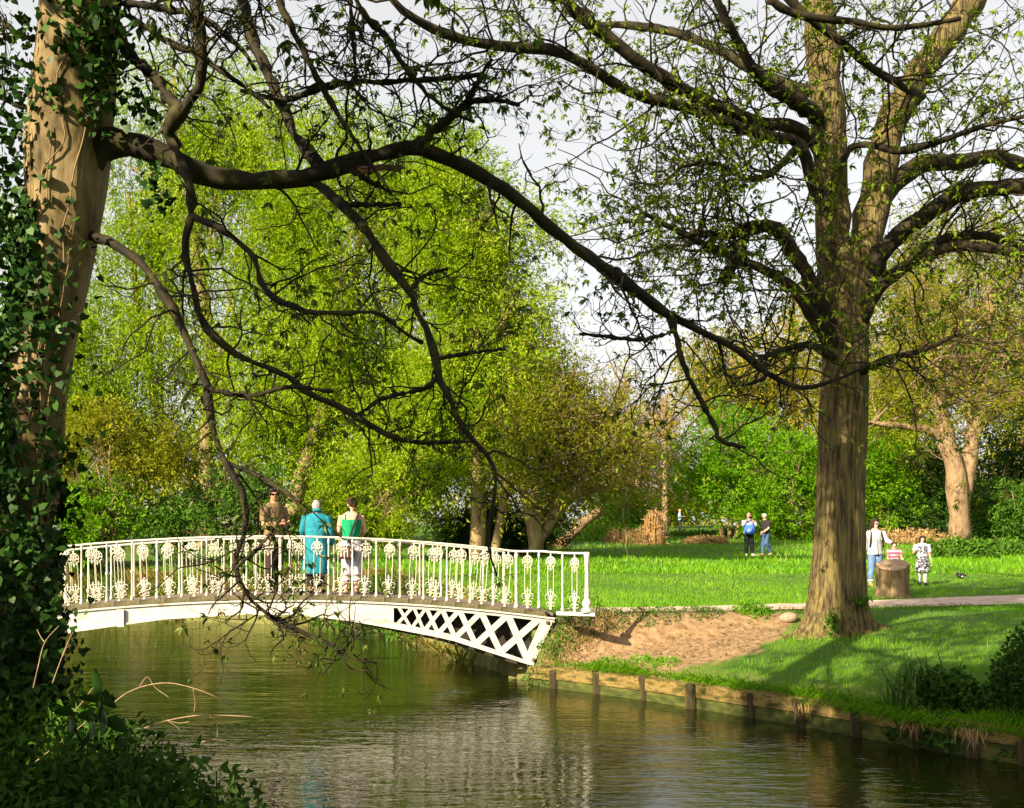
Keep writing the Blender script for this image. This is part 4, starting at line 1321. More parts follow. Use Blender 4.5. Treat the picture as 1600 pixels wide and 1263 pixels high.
# ------------------------------------------------------------------ trees and shrubs behind
def crown(rng, env, Y, nsub, nspray, per, spray_len, droop, L, W, depth, sub=(.5, 1.0), gap=.25, top_taper=True):
    """Leaves of a crown: ENV = ellipses (px,py,rx,ry) in the tree's own plane, filled with sub-clumps, each carrying sprays of leaves."""
    cs, rs = [], []
    area = np.array([e[2] * e[3] for e in env], float)
    for i in rng.choice(len(env), nsub, p=area / area.sum()):
        px, py, rx, ry = env[i]
        a, q = rng.uniform(0, 6.28), math.sqrt(rng.uniform(0, 1))
        dd = rng.normal() * depth * .5
        c = P(px + math.cos(a) * q * rx * .85, py + math.sin(a) * q * ry * .85, Y) + np.array([0, np.clip(dd, -depth, depth) * math.sqrt(max(.05, 1 - q * q)), 0])
        cs.append(c)
        rs.append(rng.uniform(*sub))
    cs, rs = np.array(cs), np.array(rs)
    k = rng.choice(nsub, nspray, p=rs ** 2 / (rs ** 2).sum())
    d = rdir(rng, nspray)
    rad = rs[k] * rng.uniform(.45, 1.08, nspray)
    st = cs[k] + d * rad[:, None] * np.array([1, 1, .85])
    ok = wob(st[:, 0] * 1.1 + 3, st[:, 2] * 1.1 + st[:, 1] * .7) + .5 * wob(st[:, 2] * 3.1, st[:, 0] * 3.3) > -1.2 + gap * 1.6
    st, d, k = st[ok], d[ok], k[ok]
    n = len(st)
    sdir = norm(d * .7 + rng.normal(size=(n, 3)) * .5 + np.array([0, 0, -droop]))
    t = rng.uniform(0, 1, (n, per))
    ln = spray_len * rng.uniform(.5, 1.4, n)
    pos = st[:, None] + sdir[:, None] * (t * ln[:, None])[..., None] + np.array([0, 0, -1.]) * (droop * .6 * (t ** 2) * ln[:, None])[..., None] + rng.normal(size=(n, per, 3)) * W * .9
    ld = norm(sdir[:, None] + rng.normal(size=(n, per, 3)) * .75 + np.array([0, 0, -droop * .5]))
    tone = np.clip(rng.normal(.48, .13, nsub)[k][:, None] + rng.normal(size=(n, 1)) * .14 + rng.normal(size=(n, per)) * .1, 0, 1)
    m = n * per
    mb = MB()
    leaf_tris(mb, rng, pos.reshape(m, 3), ld.reshape(m, 3), L * rng.uniform(.6, 1.3, m), W * rng.uniform(.7, 1.3, m), tone.reshape(m))
    return mb, cs, rs


def bg_tree(name, label, cat, seed, px, basepx, Y, env, trunks, leafm, barkm, nsub=40, nspray=2500, per=14, spray_len=.7, droop=.3, L=.16, W=.055, depth=2.5, sub=(.6, 1.3), gap=.25, nl=14, ntw=250, group=None, twl=(.5, 1.6), trunk_r=.22, twr=.03, twm=None):
    """trunks: list of [(px,py,r_px)...] polylines at depth Y; limbs run from them to the clumps."""
    rng = np.random.default_rng(seed)
    t = thing(name, label, cat, tuple(P(px, basepx, Y)), group)
    mb, cs, rs = crown(rng, env, Y, nsub, nspray, per, spray_len, droop, L, W, depth, sub, gap)
    mb.build("foliage", leafm, t, kind='stuff')
    PPt, RRt = [], []
    for i, tr in enumerate(trunks):
        pts = [(a, b, Y + (i % 3 - 1) * .35 * min(1, j), r) for j, (a, b, r) in enumerate(tr)]
        q, r = limb(pts, 20)
        q, r = rough(q, r, rng, .06)
        MB().tube(q, r, 9).build("trunk", barkm, t)
        q2, r2 = limb(pts, 12)
        PPt.append(q2)
        RRt.append(r2)
    PPt, RRt = np.stack(PPt), np.stack(RRt)
    lb = MB()
    LP, LR = [], []
    for i in rng.choice(nsub, min(nl, nsub), replace=False):
        c = cs[i]
        j = rng.integers(len(PPt))
        cand = PPt[j]
        kk = rng.integers(4, 11)
        a = cand[kk]
        mid = (a + c) / 2 + rng.normal(size=3) * .25 + np.array([0, 0, .3])
        q = smooth_path(np.array([a, mid, c + np.array([0, 0, .2])]), 12)
        r0 = min(RRt[j][kk] * .55, .12)
        r = np.linspace(r0, .018, 12)
        LP.append(q)
        LR.append(r)
    if LP:
        LP, LR = np.stack(LP), np.stack(LR)
        lb.add(*tubes(LP, LR, 6, rng))
        src, srr = np.concatenate([LP, np.stack([smooth_path(q, 12) for q in PPt])]), np.concatenate([LR, RRt])
    else:
        src, srr = PPt, RRt
    if ntw:
        a1, b1 = spawn(rng, src, srr, ntw, fr=(.3, 1), ang=(25, 75), L=twl, steps=6, wig=.2, grav=.05, rf=.6, rmax=twr, tip=.3)
        a2, b2 = spawn(rng, a1, b1, ntw * 4, fr=(.2, 1), ang=(25, 70), L=(twl[0] * .6, twl[1] * .6), steps=4, wig=.22, grav=.03, rf=.6, rmax=twr * .5, tip=.4)
        lb.add(*tubes(a1, np.maximum(b1, .006), 4, rng))
        lb.add(*tubes(a2, np.maximum(b2, .005), 3, rng))
    if lb.n:
        lb.build("branches", twm or barkm, t, kind='stuff')
    return t


# willows on the far bank, behind the bridge
bg_tree("willow_tree", "tall bright willow behind the left half of the footbridge", "tree", 31, 330, 862, 50,
        [(250, 220, 130, 170), (140, 610, 110, 120), (330, 330, 170, 190), (180, 420, 110, 190), (410, 200, 90, 130), (420, 560, 120, 140), (240, 600, 150, 140)],
        [[(320, 885, 15), (325, 790, 13), (322, 700, 11), (330, 560, 9), (300, 350, 6), (270, 120, 3)], [(300, 885, 9), (312, 770, 8), (330, 660, 6), (380, 470, 4), (400, 300, 2)], [(270, 885, 12), (272, 800, 10), (262, 720, 7), (220, 520, 5), (200, 300, 3)]],
        M_willow, M_bgbark, nsub=160, nspray=10300, per=16, spray_len=1.7, droop=.85, L=.24, W=.07, depth=3.6, sub=(.5, 1.5), gap=.42, nl=24, ntw=240)
bg_tree("willow_tree", "broad yellow green willow behind the three people on the footbridge", "tree", 32, 470, 866, 46,
        [(540, 330, 150, 190), (480, 480, 150, 170), (600, 520, 140, 170), (640, 300, 110, 110), (540, 650, 170, 120)],
        [[(440, 885, 15), (462, 780, 14), (490, 690, 12), (530, 560, 8), (560, 400, 5), (560, 230, 2)], [(530, 880, 10), (560, 760, 9), (610, 620, 7), (650, 450, 4), (660, 300, 2)]],
        M_willow, M_bgbark, nsub=150, nspray=11000, per=16, spray_len=1.6, droop=.65, L=.22, W=.07, depth=3.4, sub=(.5, 1.5), gap=.45, nl=24, ntw=260)
bg_tree("willow_tree", "ragged willow to the right of the woman in the green top", "tree", 33, 745, 874, 38,
        [(740, 470, 110, 150), (720, 360, 90, 100), (770, 620, 90, 130), (640, 720, 100, 90), (690, 650, 100, 130), (800, 400, 60, 90), (700, 250, 70, 60)],
        [[(745, 880, 13), (748, 780, 12), (740, 650, 9), (745, 500, 6), (730, 340, 3)], [(770, 880, 8), (790, 760, 7), (800, 600, 5), (810, 450, 2.5)]],
        M_willow, M_bgbark, nsub=110, nspray=9500, per=14, spray_len=1.3, droop=.4, L=.2, W=.065, depth=2.6, sub=(.6, 1.3), gap=.4, nl=22, ntw=300)
bg_tree("willow_tree", "shaded willow mass half hidden behind the ivy clad tree", "tree", 34, 60, 860, 56,
        [(50, 420, 110, 230), (110, 620, 100, 160), (20, 700, 110, 150)],
        [[(60, 885, 15), (62, 700, 12), (60, 450, 8), (60, 250, 3)]],
        M_willow, M_bgbark, nsub=50, nspray=2000, per=14, spray_len=1.0, droop=.6, L=.2, W=.068, depth=3, sub=(.7, 1.4), gap=.3, nl=12, ntw=120)
# shrubs along the far bank
shr = [("golden_shrub", "olive gold twiggy shrub between the ivy trunk and the tan shirt man", 41, 175, 880, 34.5, [(190, 690, 95, 75), (130, 700, 60, 80), (250, 720, 50, 60)], M_olive, .45, (.4, .8), 1500),
       ("green_shrub", "light green bush just above the left end of the railing", 42, 150, 885, 34.2, [(150, 800, 70, 45), (190, 790, 50, 40), (110, 820, 60, 50)], M_bright, .2, (.35, .7), 1500),
       ("dark_shrub", "dark green shrub under the willow behind the tan shirt man", 43, 400, 885, 35, [(360, 800, 60, 60), (260, 820, 60, 45), (430, 810, 60, 60)], M_herb, .3, (.4, .8), 1500),
       ("leafy_shrub", "leafy green shrub behind the teal coat and the green top", 44, 560, 885, 36.5, [(520, 800, 60, 60), (600, 790, 70, 60), (650, 760, 60, 60)], M_willow, .3, (.4, .8), 1700),
       ("dark_shrub", "dark green shrub behind the right half of the railing", 45, 720, 872, 42, [(690, 825, 60, 35), (770, 822, 60, 38), (830, 830, 50, 30)], M_dgreen, .25, (.4, .9), 1900)]
for nm, lab, sd_, px, by, Y, env, mt, gp, sub, ns in shr:
    bg_tree(nm, lab, "shrub", sd_, px, by, Y, env, [[(px, by, 3), (px + 4, by - 40, 2.5), (px + 10, by - 90, 1.5)], [(px + 10, by, 3), (px + 22, by - 40, 2), (px + 38, by - 85, 1.2)]], mt, M_bgbark, nsub=26, nspray=ns, per=12, spray_len=.45, droop=.15, L=.15, W=.07, depth=1.2, sub=sub, gap=gp, nl=10, ntw=70, twl=(.4, 1.1), twr=.02)
for nm, lab, sd_, px, by, Y, env, mt, ns in (
        ("leafy_bush", "fresh green bush low behind the reed stand", 151, 985, 842, 66, [(985, 800, 45, 38), (950, 805, 40, 32)], M_bright, 900),
        ("leafy_bush", "yellow green bush in the gap left of the vivid bush", 152, 1045, 834, 97, [(1045, 790, 40, 45), (1070, 770, 40, 50)], M_willow, 1000),
        ("leafy_bush", "yellow green bush just left of the big trunk at the lawn edge", 153, 1290, 838, 66, [(1285, 780, 50, 55), (1320, 740, 50, 70)], M_willow, 1300),
        ("leafy_bush", "green bush right of the big trunk behind the woman in white", 154, 1385, 842, 62, [(1385, 790, 50, 50), (1360, 740, 40, 60)], M_bright, 1200),
        ("leafy_bush", "dark bush under the old pollard's left arm", 155, 1450, 846, 62, [(1450, 790, 45, 50), (1470, 740, 40, 50)], M_dgreen, 1100),
        ("leafy_bush", "mid green bush right of the old pollard's foot", 156, 1555, 850, 60, [(1555, 800, 45, 40), (1590, 790, 45, 50)], M_herb, 1100)):
    bg_tree(nm, lab, "bush", sd_, px, by, Y, env, [[(px, by, 3), (px + 3, by - 40, 2.5), (px + 8, by - 80, 1.5)], [(px + 8, by, 3), (px - 12, by - 40, 2), (px - 22, by - 75, 1.2)]], mt, M_bgbark, nsub=26, nspray=ns, per=11, spray_len=.7, droop=.15, L=.24, W=.1, depth=1.8, sub=(.7, 1.3), gap=.25, nl=8, ntw=30, twl=(.5, 1.4), twr=.03)
# dark spreading tree in the middle
bg_tree("spreading_tree", "olive brown tree with dark fanning limbs to the left of the leaning log", "tree", 51, 840, 872, 38,
        [(880, 680, 100, 90), (950, 720, 70, 70), (850, 590, 70, 80), (930, 620, 70, 60), (800, 720, 70, 80), (900, 770, 90, 40)],
        [[(838, 858, 12), (836, 800, 11), (850, 730, 8), (880, 640, 5), (900, 570, 2)], [(838, 856, 11), (825, 790, 9), (800, 720, 6), (770, 640, 3)], [(840, 850, 9), (870, 770, 8), (920, 730, 6), (985, 700, 3)], [(842, 845, 8), (890, 780, 7), (940, 765, 5), (990, 770, 2.5)], [(840, 840, 8), (900, 730, 6), (960, 650, 4), (985, 590, 2)]],
        M_olive, M_bgbark, nsub=60, nspray=4200, per=11, spray_len=1.1, droop=.0, L=.17, W=.055, depth=3.2, sub=(.6, 1.3), gap=.5, nl=36, ntw=480, twl=(.8, 2.4), twr=.035)
# bright green thicket in the middle distance
bg_tree("hawthorn_bush", "vivid green round bush behind the couple on the lawn", "bush", 52, 1140, 838, 62,
        [(1120, 700, 75, 90), (1180, 720, 70, 80), (1130, 770, 80, 50), (1090, 740, 50, 60)],
        [[(1140, 840, 4), (1142, 780, 3.5), (1135, 700, 2)], [(1150, 840, 4), (1165, 770, 3), (1185, 700, 1.5)], [(1130, 840, 4), (1112, 770, 3), (1098, 700, 1.5)]],
        M_bright, M_bgbark, nsub=60, nspray=2500, per=12, spray_len=.8, droop=.2, L=.24, W=.1, depth=2.6, sub=(.7, 1.5), gap=.25, nl=14, ntw=90)
bg_tree("hawthorn_bush", "lower green bush to the right of the vivid round bush", "bush", 53, 1235, 838, 60,
        [(1235, 760, 60, 60), (1260, 720, 50, 60), (1225, 800, 60, 35)],
        [[(1235, 840, 3.5), (1238, 780, 3), (1250, 720, 1.5)], [(1228, 840, 3), (1215, 780, 2)]],
        M_bright, M_bgbark, nsub=40, nspray=1600, per=12, spray_len=.8, droop=.2, L=.22, W=.09, depth=2.2, sub=(.7, 1.3), gap=.35, nl=10, ntw=60)
bg_tree("spring_tree", "tall golden olive tree rising behind the vivid green bush", "tree", 54, 1160, 835, 78,
        [(1150, 590, 85, 75), (1230, 560, 90, 110), (1090, 640, 60, 60), (1260, 650, 80, 90)],
        [[(1160, 836, 7), (1160, 720, 6), (1150, 600, 3.5), (1150, 520, 1.5)], [(1235, 836, 7), (1238, 700, 6), (1240, 560, 3.5), (1240, 460, 1.5)]],
        M_gold, M_bgbark, nsub=80, nspray=4200, per=11, spray_len=1.4, droop=.15, L=.3, W=.11, depth=4, sub=(1, 2.1), gap=.5, nl=24, ntw=320, twl=(1, 3), twr=.05)
bg_tree("rusty_tree", "rusty brown twiggy tree in the gap left of the vivid green bush", "tree", 55, 1010, 832, 92,
        [(1010, 740, 55, 80), (985, 690, 50, 60), (1045, 700, 40, 80), (960, 730, 50, 60)],
        [[(1010, 834, 5), (1010, 740, 4), (1005, 660, 2)], [(1035, 834, 4), (1038, 740, 3), (1042, 640, 2)], [(985, 834, 4), (978, 740, 3), (962, 650, 2)]],
        M_rust, M_bgbark, nsub=50, nspray=1900, per=10, spray_len=1.6, droop=.0, L=.3, W=.09, depth=4, sub=(1, 1.9), gap=.4, nl=26, ntw=420, twl=(1, 3), twr=.04)
# pollard heads against the sky
g = np.random.default_rng(60)
for i, (px, top, lx, lab) in enumerate(((958, 610, 6, "bare pollard stem with a shaggy head standing furthest left against the pale sky"), (992, 648, 22, "bare pollard with a cut stem leaning right against the pale sky"), (1040, 630, -2, "slim bare pollard stem nearest to the vivid green bush"))):
    t = thing("pollard_tree", lab, "tree", tuple(P(px, 832, 84)), "bare pollards in the gap")
    q, r = limb([(px, 834, 84, 5), (px + lx * .3, 740, 84, 4.5), (px + lx, top + 30, 84, 4.5), (px + lx * 1.6, top, 84, 6)], 14)
    MB().tube(q, r, 8).build("trunk", M_pollard, t)
    a1, b1 = spawn(g, q[None], r[None], 60, fr=(.72, 1), ang=(10, 60), L=(.6, 2.2), steps=4, wig=.15, grav=.1, rf=.3, rmax=.035)
    mb = MB()
    mb.add(*tubes(a1, np.maximum(b1, .012), 4, g))
    mb.build("shoots", M_bgbark, t, kind='stuff')

# right-hand background
bg_tree("old_pollard", "pale knobbly old pollard with two thick stems behind the girl in the dress", "tree", 61, 1500, 848, 57,
        [(1440, 470, 90, 110), (1540, 460, 80, 120), (1480, 590, 110, 80), (1590, 560, 60, 90), (1400, 590, 60, 90)],
        [[(1500, 852, 17), (1498, 800, 15), (1496, 760, 17), (1490, 720, 14), (1478, 690, 14), (1472, 650, 11), (1462, 595, 11), (1448, 520, 7), (1440, 420, 3)],
         [(1500, 800, 12), (1512, 740, 12), (1518, 690, 11), (1530, 650, 10), (1535, 600, 10), (1545, 540, 8), (1550, 440, 4)],
         [(1532, 660, 9), (1560, 640, 9), (1590, 620, 8), (1640, 560, 5)], [(1478, 690, 8), (1450, 672, 7), (1400, 665, 5), (1350, 660, 3)]],
        M_olive, M_pollard, nsub=90, nspray=4600, per=11, spray_len=1.3, droop=.1, L=.2, W=.07, depth=3.4, sub=(.8, 1.7), gap=.6, nl=34, ntw=480, twl=(.8, 2.6), twr=.04)
bg_tree("dark_thicket_tree", "dark green bushy tree at the right edge behind the old pollard", "tree", 62, 1570, 846, 64,
        [(1570, 740, 60, 80), (1600, 680, 60, 90), (1540, 790, 50, 45), (1640, 760, 60, 80)],
        [[(1570, 848, 5), (1572, 760, 4), (1575, 680, 2)], [(1620, 848, 5), (1622, 740, 4), (1625, 660, 2)]],
        M_dgreen, M_bgbark, nsub=50, nspray=2000, per=12, spray_len=.9, droop=.2, L=.24, W=.1, depth=3, sub=(.8, 1.6), gap=.3, nl=10, ntw=60)
bg_tree("spring_tree", "olive tree standing between the big trunk and the old pollard", "tree", 63, 1410, 842, 68,
        [(1410, 720, 70, 90), (1380, 640, 50, 70), (1440, 760, 60, 60), (1370, 780, 40, 50)],
        [[(1410, 844, 6), (1408, 740, 5), (1412, 640, 2.5)], [(1375, 844, 4), (1376, 740, 3), (1370, 650, 1.5)]],
        M_willow, M_bgbark, nsub=60, nspray=2200, per=11, spray_len=1.0, droop=.2, L=.24, W=.09, depth=3, sub=(.8, 1.6), gap=.4, nl=20, ntw=200, twl=(1, 2.4), twr=.04)
bg_tree("rusty_tree", "tall rusty olive tree closing the view at the upper right", "tree", 64, 1520, 838, 82,
        [(1500, 420, 120, 130), (1600, 420, 90, 150), (1420, 480, 90, 110), (1560, 600, 110, 120), (1420, 620, 90, 90)],
        [[(1520, 840, 9), (1518, 680, 7), (1510, 520, 4), (1505, 360, 1.5)], [(1600, 840, 8), (1602, 660, 6), (1605, 460, 3)], [(1430, 840, 7), (1428, 680, 5), (1425, 500, 2)]],
        M_olive, M_bgbark, nsub=90, nspray=5200, per=11, spray_len=1.6, droop=.1, L=.32, W=.11, depth=4.5, sub=(1.2, 2.4), gap=.45, nl=34, ntw=420, twl=(1.2, 3.4), twr=.05)
bg_tree("spring_tree", "golden green tree right behind the big trunk", "tree", 65, 1330, 838, 74,
        [(1330, 700, 80, 100), (1300, 600, 60, 90), (1370, 560, 70, 90), (1330, 780, 70, 50)],
        [[(1330, 840, 6), (1332, 700, 5), (1340, 560, 2)], [(1300, 840, 5), (1296, 700, 4), (1290, 580, 1.5)]],
        M_gold, M_bgbark, nsub=60, nspray=2100, per=11, spray_len=1.3, droop=.15, L=.28, W=.1, depth=3.6, sub=(1, 2), gap=.4, nl=18, ntw=160, twl=(1, 2.6), twr=.04)

# far-off wood that closes the view under the crowns
g = np.random.default_rng(70)
fw = MB()
N = 40000
xx = g.uniform(-110, 110, N)
hh = 13 + 4 * wob(xx * .12, xx * .05) + 2 * wob(xx * .5, xx * .3)
zz = 2.5 + g.beta(1.2, 1.1, N) * hh * np.where(np.abs(xx - 17) < 7, .5, 1)
yy = 118 + g.normal(size=N) * 4 + 3 * wob(xx * .4, zz * .5)
leaf_tris(fw, g, np.stack([xx, yy, zz], -1), rdir(g, N), g.uniform(.5, 1.1, N), g.uniform(.3, .6, N), np.clip(.5 + .25 * wob(xx * .5, zz * .6) + g.normal(size=N) * .15, 0, 1))
tag(fw.build("distant_wood", M_olive, kind='stuff'), "distant wood closing the far side of the lawn", "wood")
fw = MB()
N = 17000
xx = g.uniform(-60, -6, N)
zz = .2 + g.beta(1.1, 1.4, N) * (9 + 3 * wob(xx * .3, xx * .2))
yy = 56 + g.normal(size=N) * 2.5 + 2 * wob(xx * .5, zz)
leaf_tris(fw, g, np.stack([xx, yy, zz], -1), rdir(g, N), g.uniform(.3, .6, N), g.uniform(.15, .3, N), np.clip(.5 + .25 * wob(xx, zz) + g.normal(size=N) * .15, 0, 1))
tag(fw.build("distant_wood", M_dgreen, kind='stuff'), "dark undergrowth of the wood behind the willows", "wood")

# unseen trees added left of and behind the camera to shade bank and lawn
def shade_tree(seed, base, clumps, n, lab, top):
    rng = np.random.default_rng(seed)
    x, y = base
    t = thing("added_shade_tree", lab, "tree", (x, y, -.5))
    MB().tube([(x, y, -.7), (x + .1, y, top * .5), (x, y + .1, top)], [.2, .15, .06], 8).build("trunk", M_bark2, t)
    mb = MB()
    cl = np.array(clumps, float)
    vol = cl[:, 3] * cl[:, 4] * cl[:, 5] * cl[:, 6]
    k = rng.choice(len(cl), n, p=vol / vol.sum())
    p = cl[k, :3] + rdir(rng, n) * (rng.uniform(.05, 1, n) ** .4)[:, None] * cl[k, 3:6]
    leaf_kites(mb, rng, p, rdir(rng, n), rng.uniform(.13, .25, n), rng.uniform(.09, .16, n), rng.uniform(0, 1, n))
    mb.build("foliage", M_dgreen, t, kind='stuff')
    lb = MB()
    for c in cl:
        q = smooth_path(np.array([(x, y, top * .45), ((x + c[0]) / 2, (y + c[1]) / 2, (top * .45 + c[2]) / 2 + .3), c[:3]]), 10)
        lb.tube(q, np.linspace(.08, .02, 10), 6)
    lb.build("branches", M_twig, t, kind='stuff')


# x, y, z, radii, density
shade_tree(81, (-6.1, 2.4), [(-5.6, 3.1, .6, 1.1, 1.1, 1.3, 1.6), (-6.25, 3.85, 2.3, 1.1, 1.0, 1.3, 1.8), (-6.25, 3.9, 3.6, 1.0, .9, .8, .6), (-4.7, 2.4, 1.2, 1.0, .8, 1.3, 1.7), (-4.2, 1.8, 1.2, 1.1, .9, .9, 1.7)], 13000, "unseen dense bush added left of the viewpoint to shade the ivy trunk foot", 3.2)  # added out of view, clumps shaped to darken lower ivy and mound
shade_tree(82, (-4.2, -1.5), [(-4.3, 2.6, 5.4, .9, 1.0, .8, 1.3), (-3.7, 2.4, 6.5, 1.0, 1.0, .8, 1.3), (-2.4, 2.6, 5.6, 1.2, .8, .9, 1.3), (-1.0, 2.4, 5.4, 1.2, .8, .9, 1.2), (-3.2, 2.2, 4.6, 1.5, 1.3, .9, 1.2), (-1.6, 1.6, 4.4, 1.5, 1.3, .9, 1.2), (-.2, 1.4, 4.9, 1.4, 1.2, .9, 1.1), (-2.4, 1.2, 6.0, 1.8, 1.4, .9, 1.2), (-.6, .6, 6.2, 1.8, 1.4, .9, 1), (-4.2, 1.6, 7.2, 1.3, 1.1, .6, .35), (-3.2, .6, 7.8, 1.6, 1.4, .8, .6), (1.2, 1.0, 5.4, 1.4, 1.2, .9, 1), (.6, .2, 7.2, 1.6, 1.4, .8, .8), (2.4, .6, 6.2, 1.4, 1.2, .8, .8), (3.6, .2, 6.6, 1.4, 1.2, .8, .8)], 27000, "unseen spreading tree added behind the viewpoint to shade the near bank", 6.5)  # added out of view, clumps set to shade the near limbs
LT, DL = math.tan(SUN_EL), np.array([math.sin(SUN_AZ), math.cos(SUN_AZ)])
cl = []
for tx, ty, rx in ((2.0, 39.5, 2.0), (5, 39.5, 2.0), (8, 39, 1.9), (11, 39.5, 1.8), (14, 40, 1.6)):
    c = np.array([tx, ty]) - DL * 36
    cl.append((c[0], c[1], 0.9 + 36 * LT, rx, 1.2, .6, 1.3))
shade_tree(83, (cl[2][0] - 1, cl[2][1]), cl, 11000, "unseen tall tree added on the left bank to cast shade across the lawn", 19)  # added crowns, set back along the sun from the wanted shade strip

# ------------------------------------------------------------------ plants and things on the banks
def gz1(x, y):
    return float(height(np.array(x), np.array(y)))


def ground_px(px, py, lo=5, hi=110):
    """the point of the ground seen at a photo pixel"""
    Y = np.linspace(lo, hi, 4000)
    X = (px - 800) / F * Y
    Z = ZC - (py - HZ) / F * Y
    h = height(X, Y)
    i = np.argmax(Z <= h)
    return np.array([X[i], Y[i], h[i]])


def herb_mass(name, label, seed, pts, rad, hgt, n, L, W, m, kind='stuff', cat="undergrowth", group=None, yrange=None):
    """low leafy mass: leaves over mounds round the given ground points"""
    rng = np.random.default_rng(seed)
    pts = np.array(pts, float)
    k = rng.integers(len(pts), size=n)
    a = rng.uniform(0, 6.28, n)
    q = np.sqrt(rng.uniform(0, 1, n))
    x = pts[k, 0] + np.cos(a) * q * rad
    y = pts[k, 1] + np.sin(a) * q * rad
    d, _ = river_d(x, y)
    zg = np.maximum(height(x, y), WZ + .05)
    top = hgt * (1 - q ** 2.5) * (1 + .25 * wob(x * 3, y * 3))
    z = zg + top * rng.uniform(.25, 1.0, n) ** .6
    mb = MB()
    dr = norm(rng.normal(size=(n, 3)) * .8 + np.array([0, 0, .15]))
    up = norm(rng.normal(size=(n, 3)) * .6 + np.array([-.2, -.3, 1.]))
    l_ = rng.uniform(*L, n)
    leaf_kites(mb, rng, np.stack([x, y, z], -1), dr, l_, l_ * W, np.clip(rng.normal(.45, .2, n) + .15 * wob(x * 4, y * 4), 0, 1), nrm=up, fold=.4)
    # stems under the leaves
    ns = min(500, n // 12)
    pp = np.stack([np.stack([x[:ns], y[:ns], zg[:ns] - .03], -1), np.stack([x[:ns] + rng.normal(size=ns) * .02, y[:ns], (zg + z)[:ns] / 2], -1), np.stack([x[:ns] + rng.normal(size=ns) * .03, y[:ns], z[:ns]], -1)], 1)
    mb.add(*tubes(pp, np.full((ns, 3), .004), 3, rng), .3)
    o = mb.build(name, m, kind=kind, smooth=False)
    return tag(o, label, cat, group)


# dark mound of nettles and leaves, bottom left
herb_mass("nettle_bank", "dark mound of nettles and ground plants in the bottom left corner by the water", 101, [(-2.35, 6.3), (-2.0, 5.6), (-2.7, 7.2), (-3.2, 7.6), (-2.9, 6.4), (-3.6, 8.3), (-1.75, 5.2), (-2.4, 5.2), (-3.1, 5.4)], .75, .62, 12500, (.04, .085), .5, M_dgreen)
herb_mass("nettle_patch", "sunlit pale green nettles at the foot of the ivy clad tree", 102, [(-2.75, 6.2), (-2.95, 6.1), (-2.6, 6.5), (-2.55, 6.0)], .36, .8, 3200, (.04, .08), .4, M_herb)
herb_mass("nettle_tops", "bright nettle tops along the bottom edge right of the dark mound", 103, [(-1.55, 4.75), (-1.3, 4.7), (-1.75, 4.8)], .2, .5, 500, (.05, .08), .4, M_herb)
herb_mass("nettle_tops", "small leafy tips at the bottom edge below the open water", 104, [(-1.08, 4.5), (1.07, 4.2)], .07, .46, 60, (.05, .08), .35, M_herb)
# fringe on the far bank under the arch
fr = []
for px, py in ((290, 966), (330, 968), (380, 970), (430, 974), (480, 982), (520, 986), (560, 990), (600, 994)):
    pass
g = np.random.default_rng(105)
mb = MB()
bank = smooth_path(np.array([(-0.8, 19.6), (-3.4, 27.2), (-6, 30.5), (-10.9, 32.8), (-17, 33.5)]), 200)
N = 9000
i = g.integers(0, 199, N)
x = bank[i, 0] + g.uniform(-.1, 1.0, N)
y = bank[i, 1] + g.uniform(-.1, 1.0, N)
d, _ = river_d(x, y)
z = np.maximum(height(x, y), WZ)
dr = norm(np.stack([g.normal(size=N) * .5 - .25, g.normal(size=N) * .5 - .35, np.full(N, .6)], -1))
leaf_tris(mb, g, np.stack([x, y, z], -1), dr, g.uniform(.25, .7, N), g.uniform(.03, .06, N), np.clip(.5 + .45 * wob(x * 1.5, y * 1.5) + g.normal(size=N) * .15, 0, 1))
M_fringe = leaf_mat("bank_fringe_leaves", [(0.06, 0.13, 0.008), (0.13, 0.2, 0.012), (0.26, 0.2, 0.05), (0.3, 0.17, 0.05)], trans=.3)
tag(mb.build("reed_fringe", M_fringe, kind='stuff'), "fringe of reeds and grass on the far bank seen under the arch", "reeds")
herb_mass("bank_plants", "leafy plants on the far bank under the middle of the arch", 106, [(-3.2, 27.2), (-4.2, 28.6), (-5, 29.6), (-2.3, 25)], .8, .9, 2600, (.1, .2), .5, M_herb)

# plants round the bridge end and dirt edge
herb_mass("abutment_weeds", "weeds and dry stems between the brick abutment and the bank boards", 107, [(.75, 16.75), (1.0, 16.9), (1.3, 17.1), (.5, 16.5)], .35, .3, 1300, (.03, .07), .5, M_herb)
g = np.random.default_rng(108)
mb = MB()
N = 2200
x = g.uniform(.5, 1.75, N)
y = 16.45 + (x - .5) * .5 + g.normal(size=N) * .16
z = height(x, y)
dr = norm(g.normal(size=(N, 3)) * .9 + np.array([-.2, -.2, .6]))
leaf_tris(mb, g, np.stack([x, y, z], -1), dr, g.uniform(.06, .2, N), g.uniform(.006, .014, N), g.uniform(0, 1, N))
tag(mb.build("dry_grass", M_straw, kind='stuff'), "dry straw coloured grass below the brick abutment", "dry grass")
herb_mass("edge_weeds", "low weeds along the foot of the plank by the path", 109, [(2.2, 17.2), (2.6, 17.3), (3.1, 17.45), (1.7, 17.05), (3.4, 17.5)], .25, .14, 1100, (.03, .06), .5, M_herb)
herb_mass("grass_tuft", "grass tuft on the bare earth left of the big trunk", 110, [(4.05, 17.7), (4.2, 17.6)], .28, .2, 700, (.05, .1), .25, M_grass)
herb_mass("grass_tuft", "small grass tuft in the middle of the bare earth", 111, [(1.95, 15.7), (1.5, 15.9), (2.3, 15.4)], .25, .09, 600, (.05, .09), .25, M_grass)
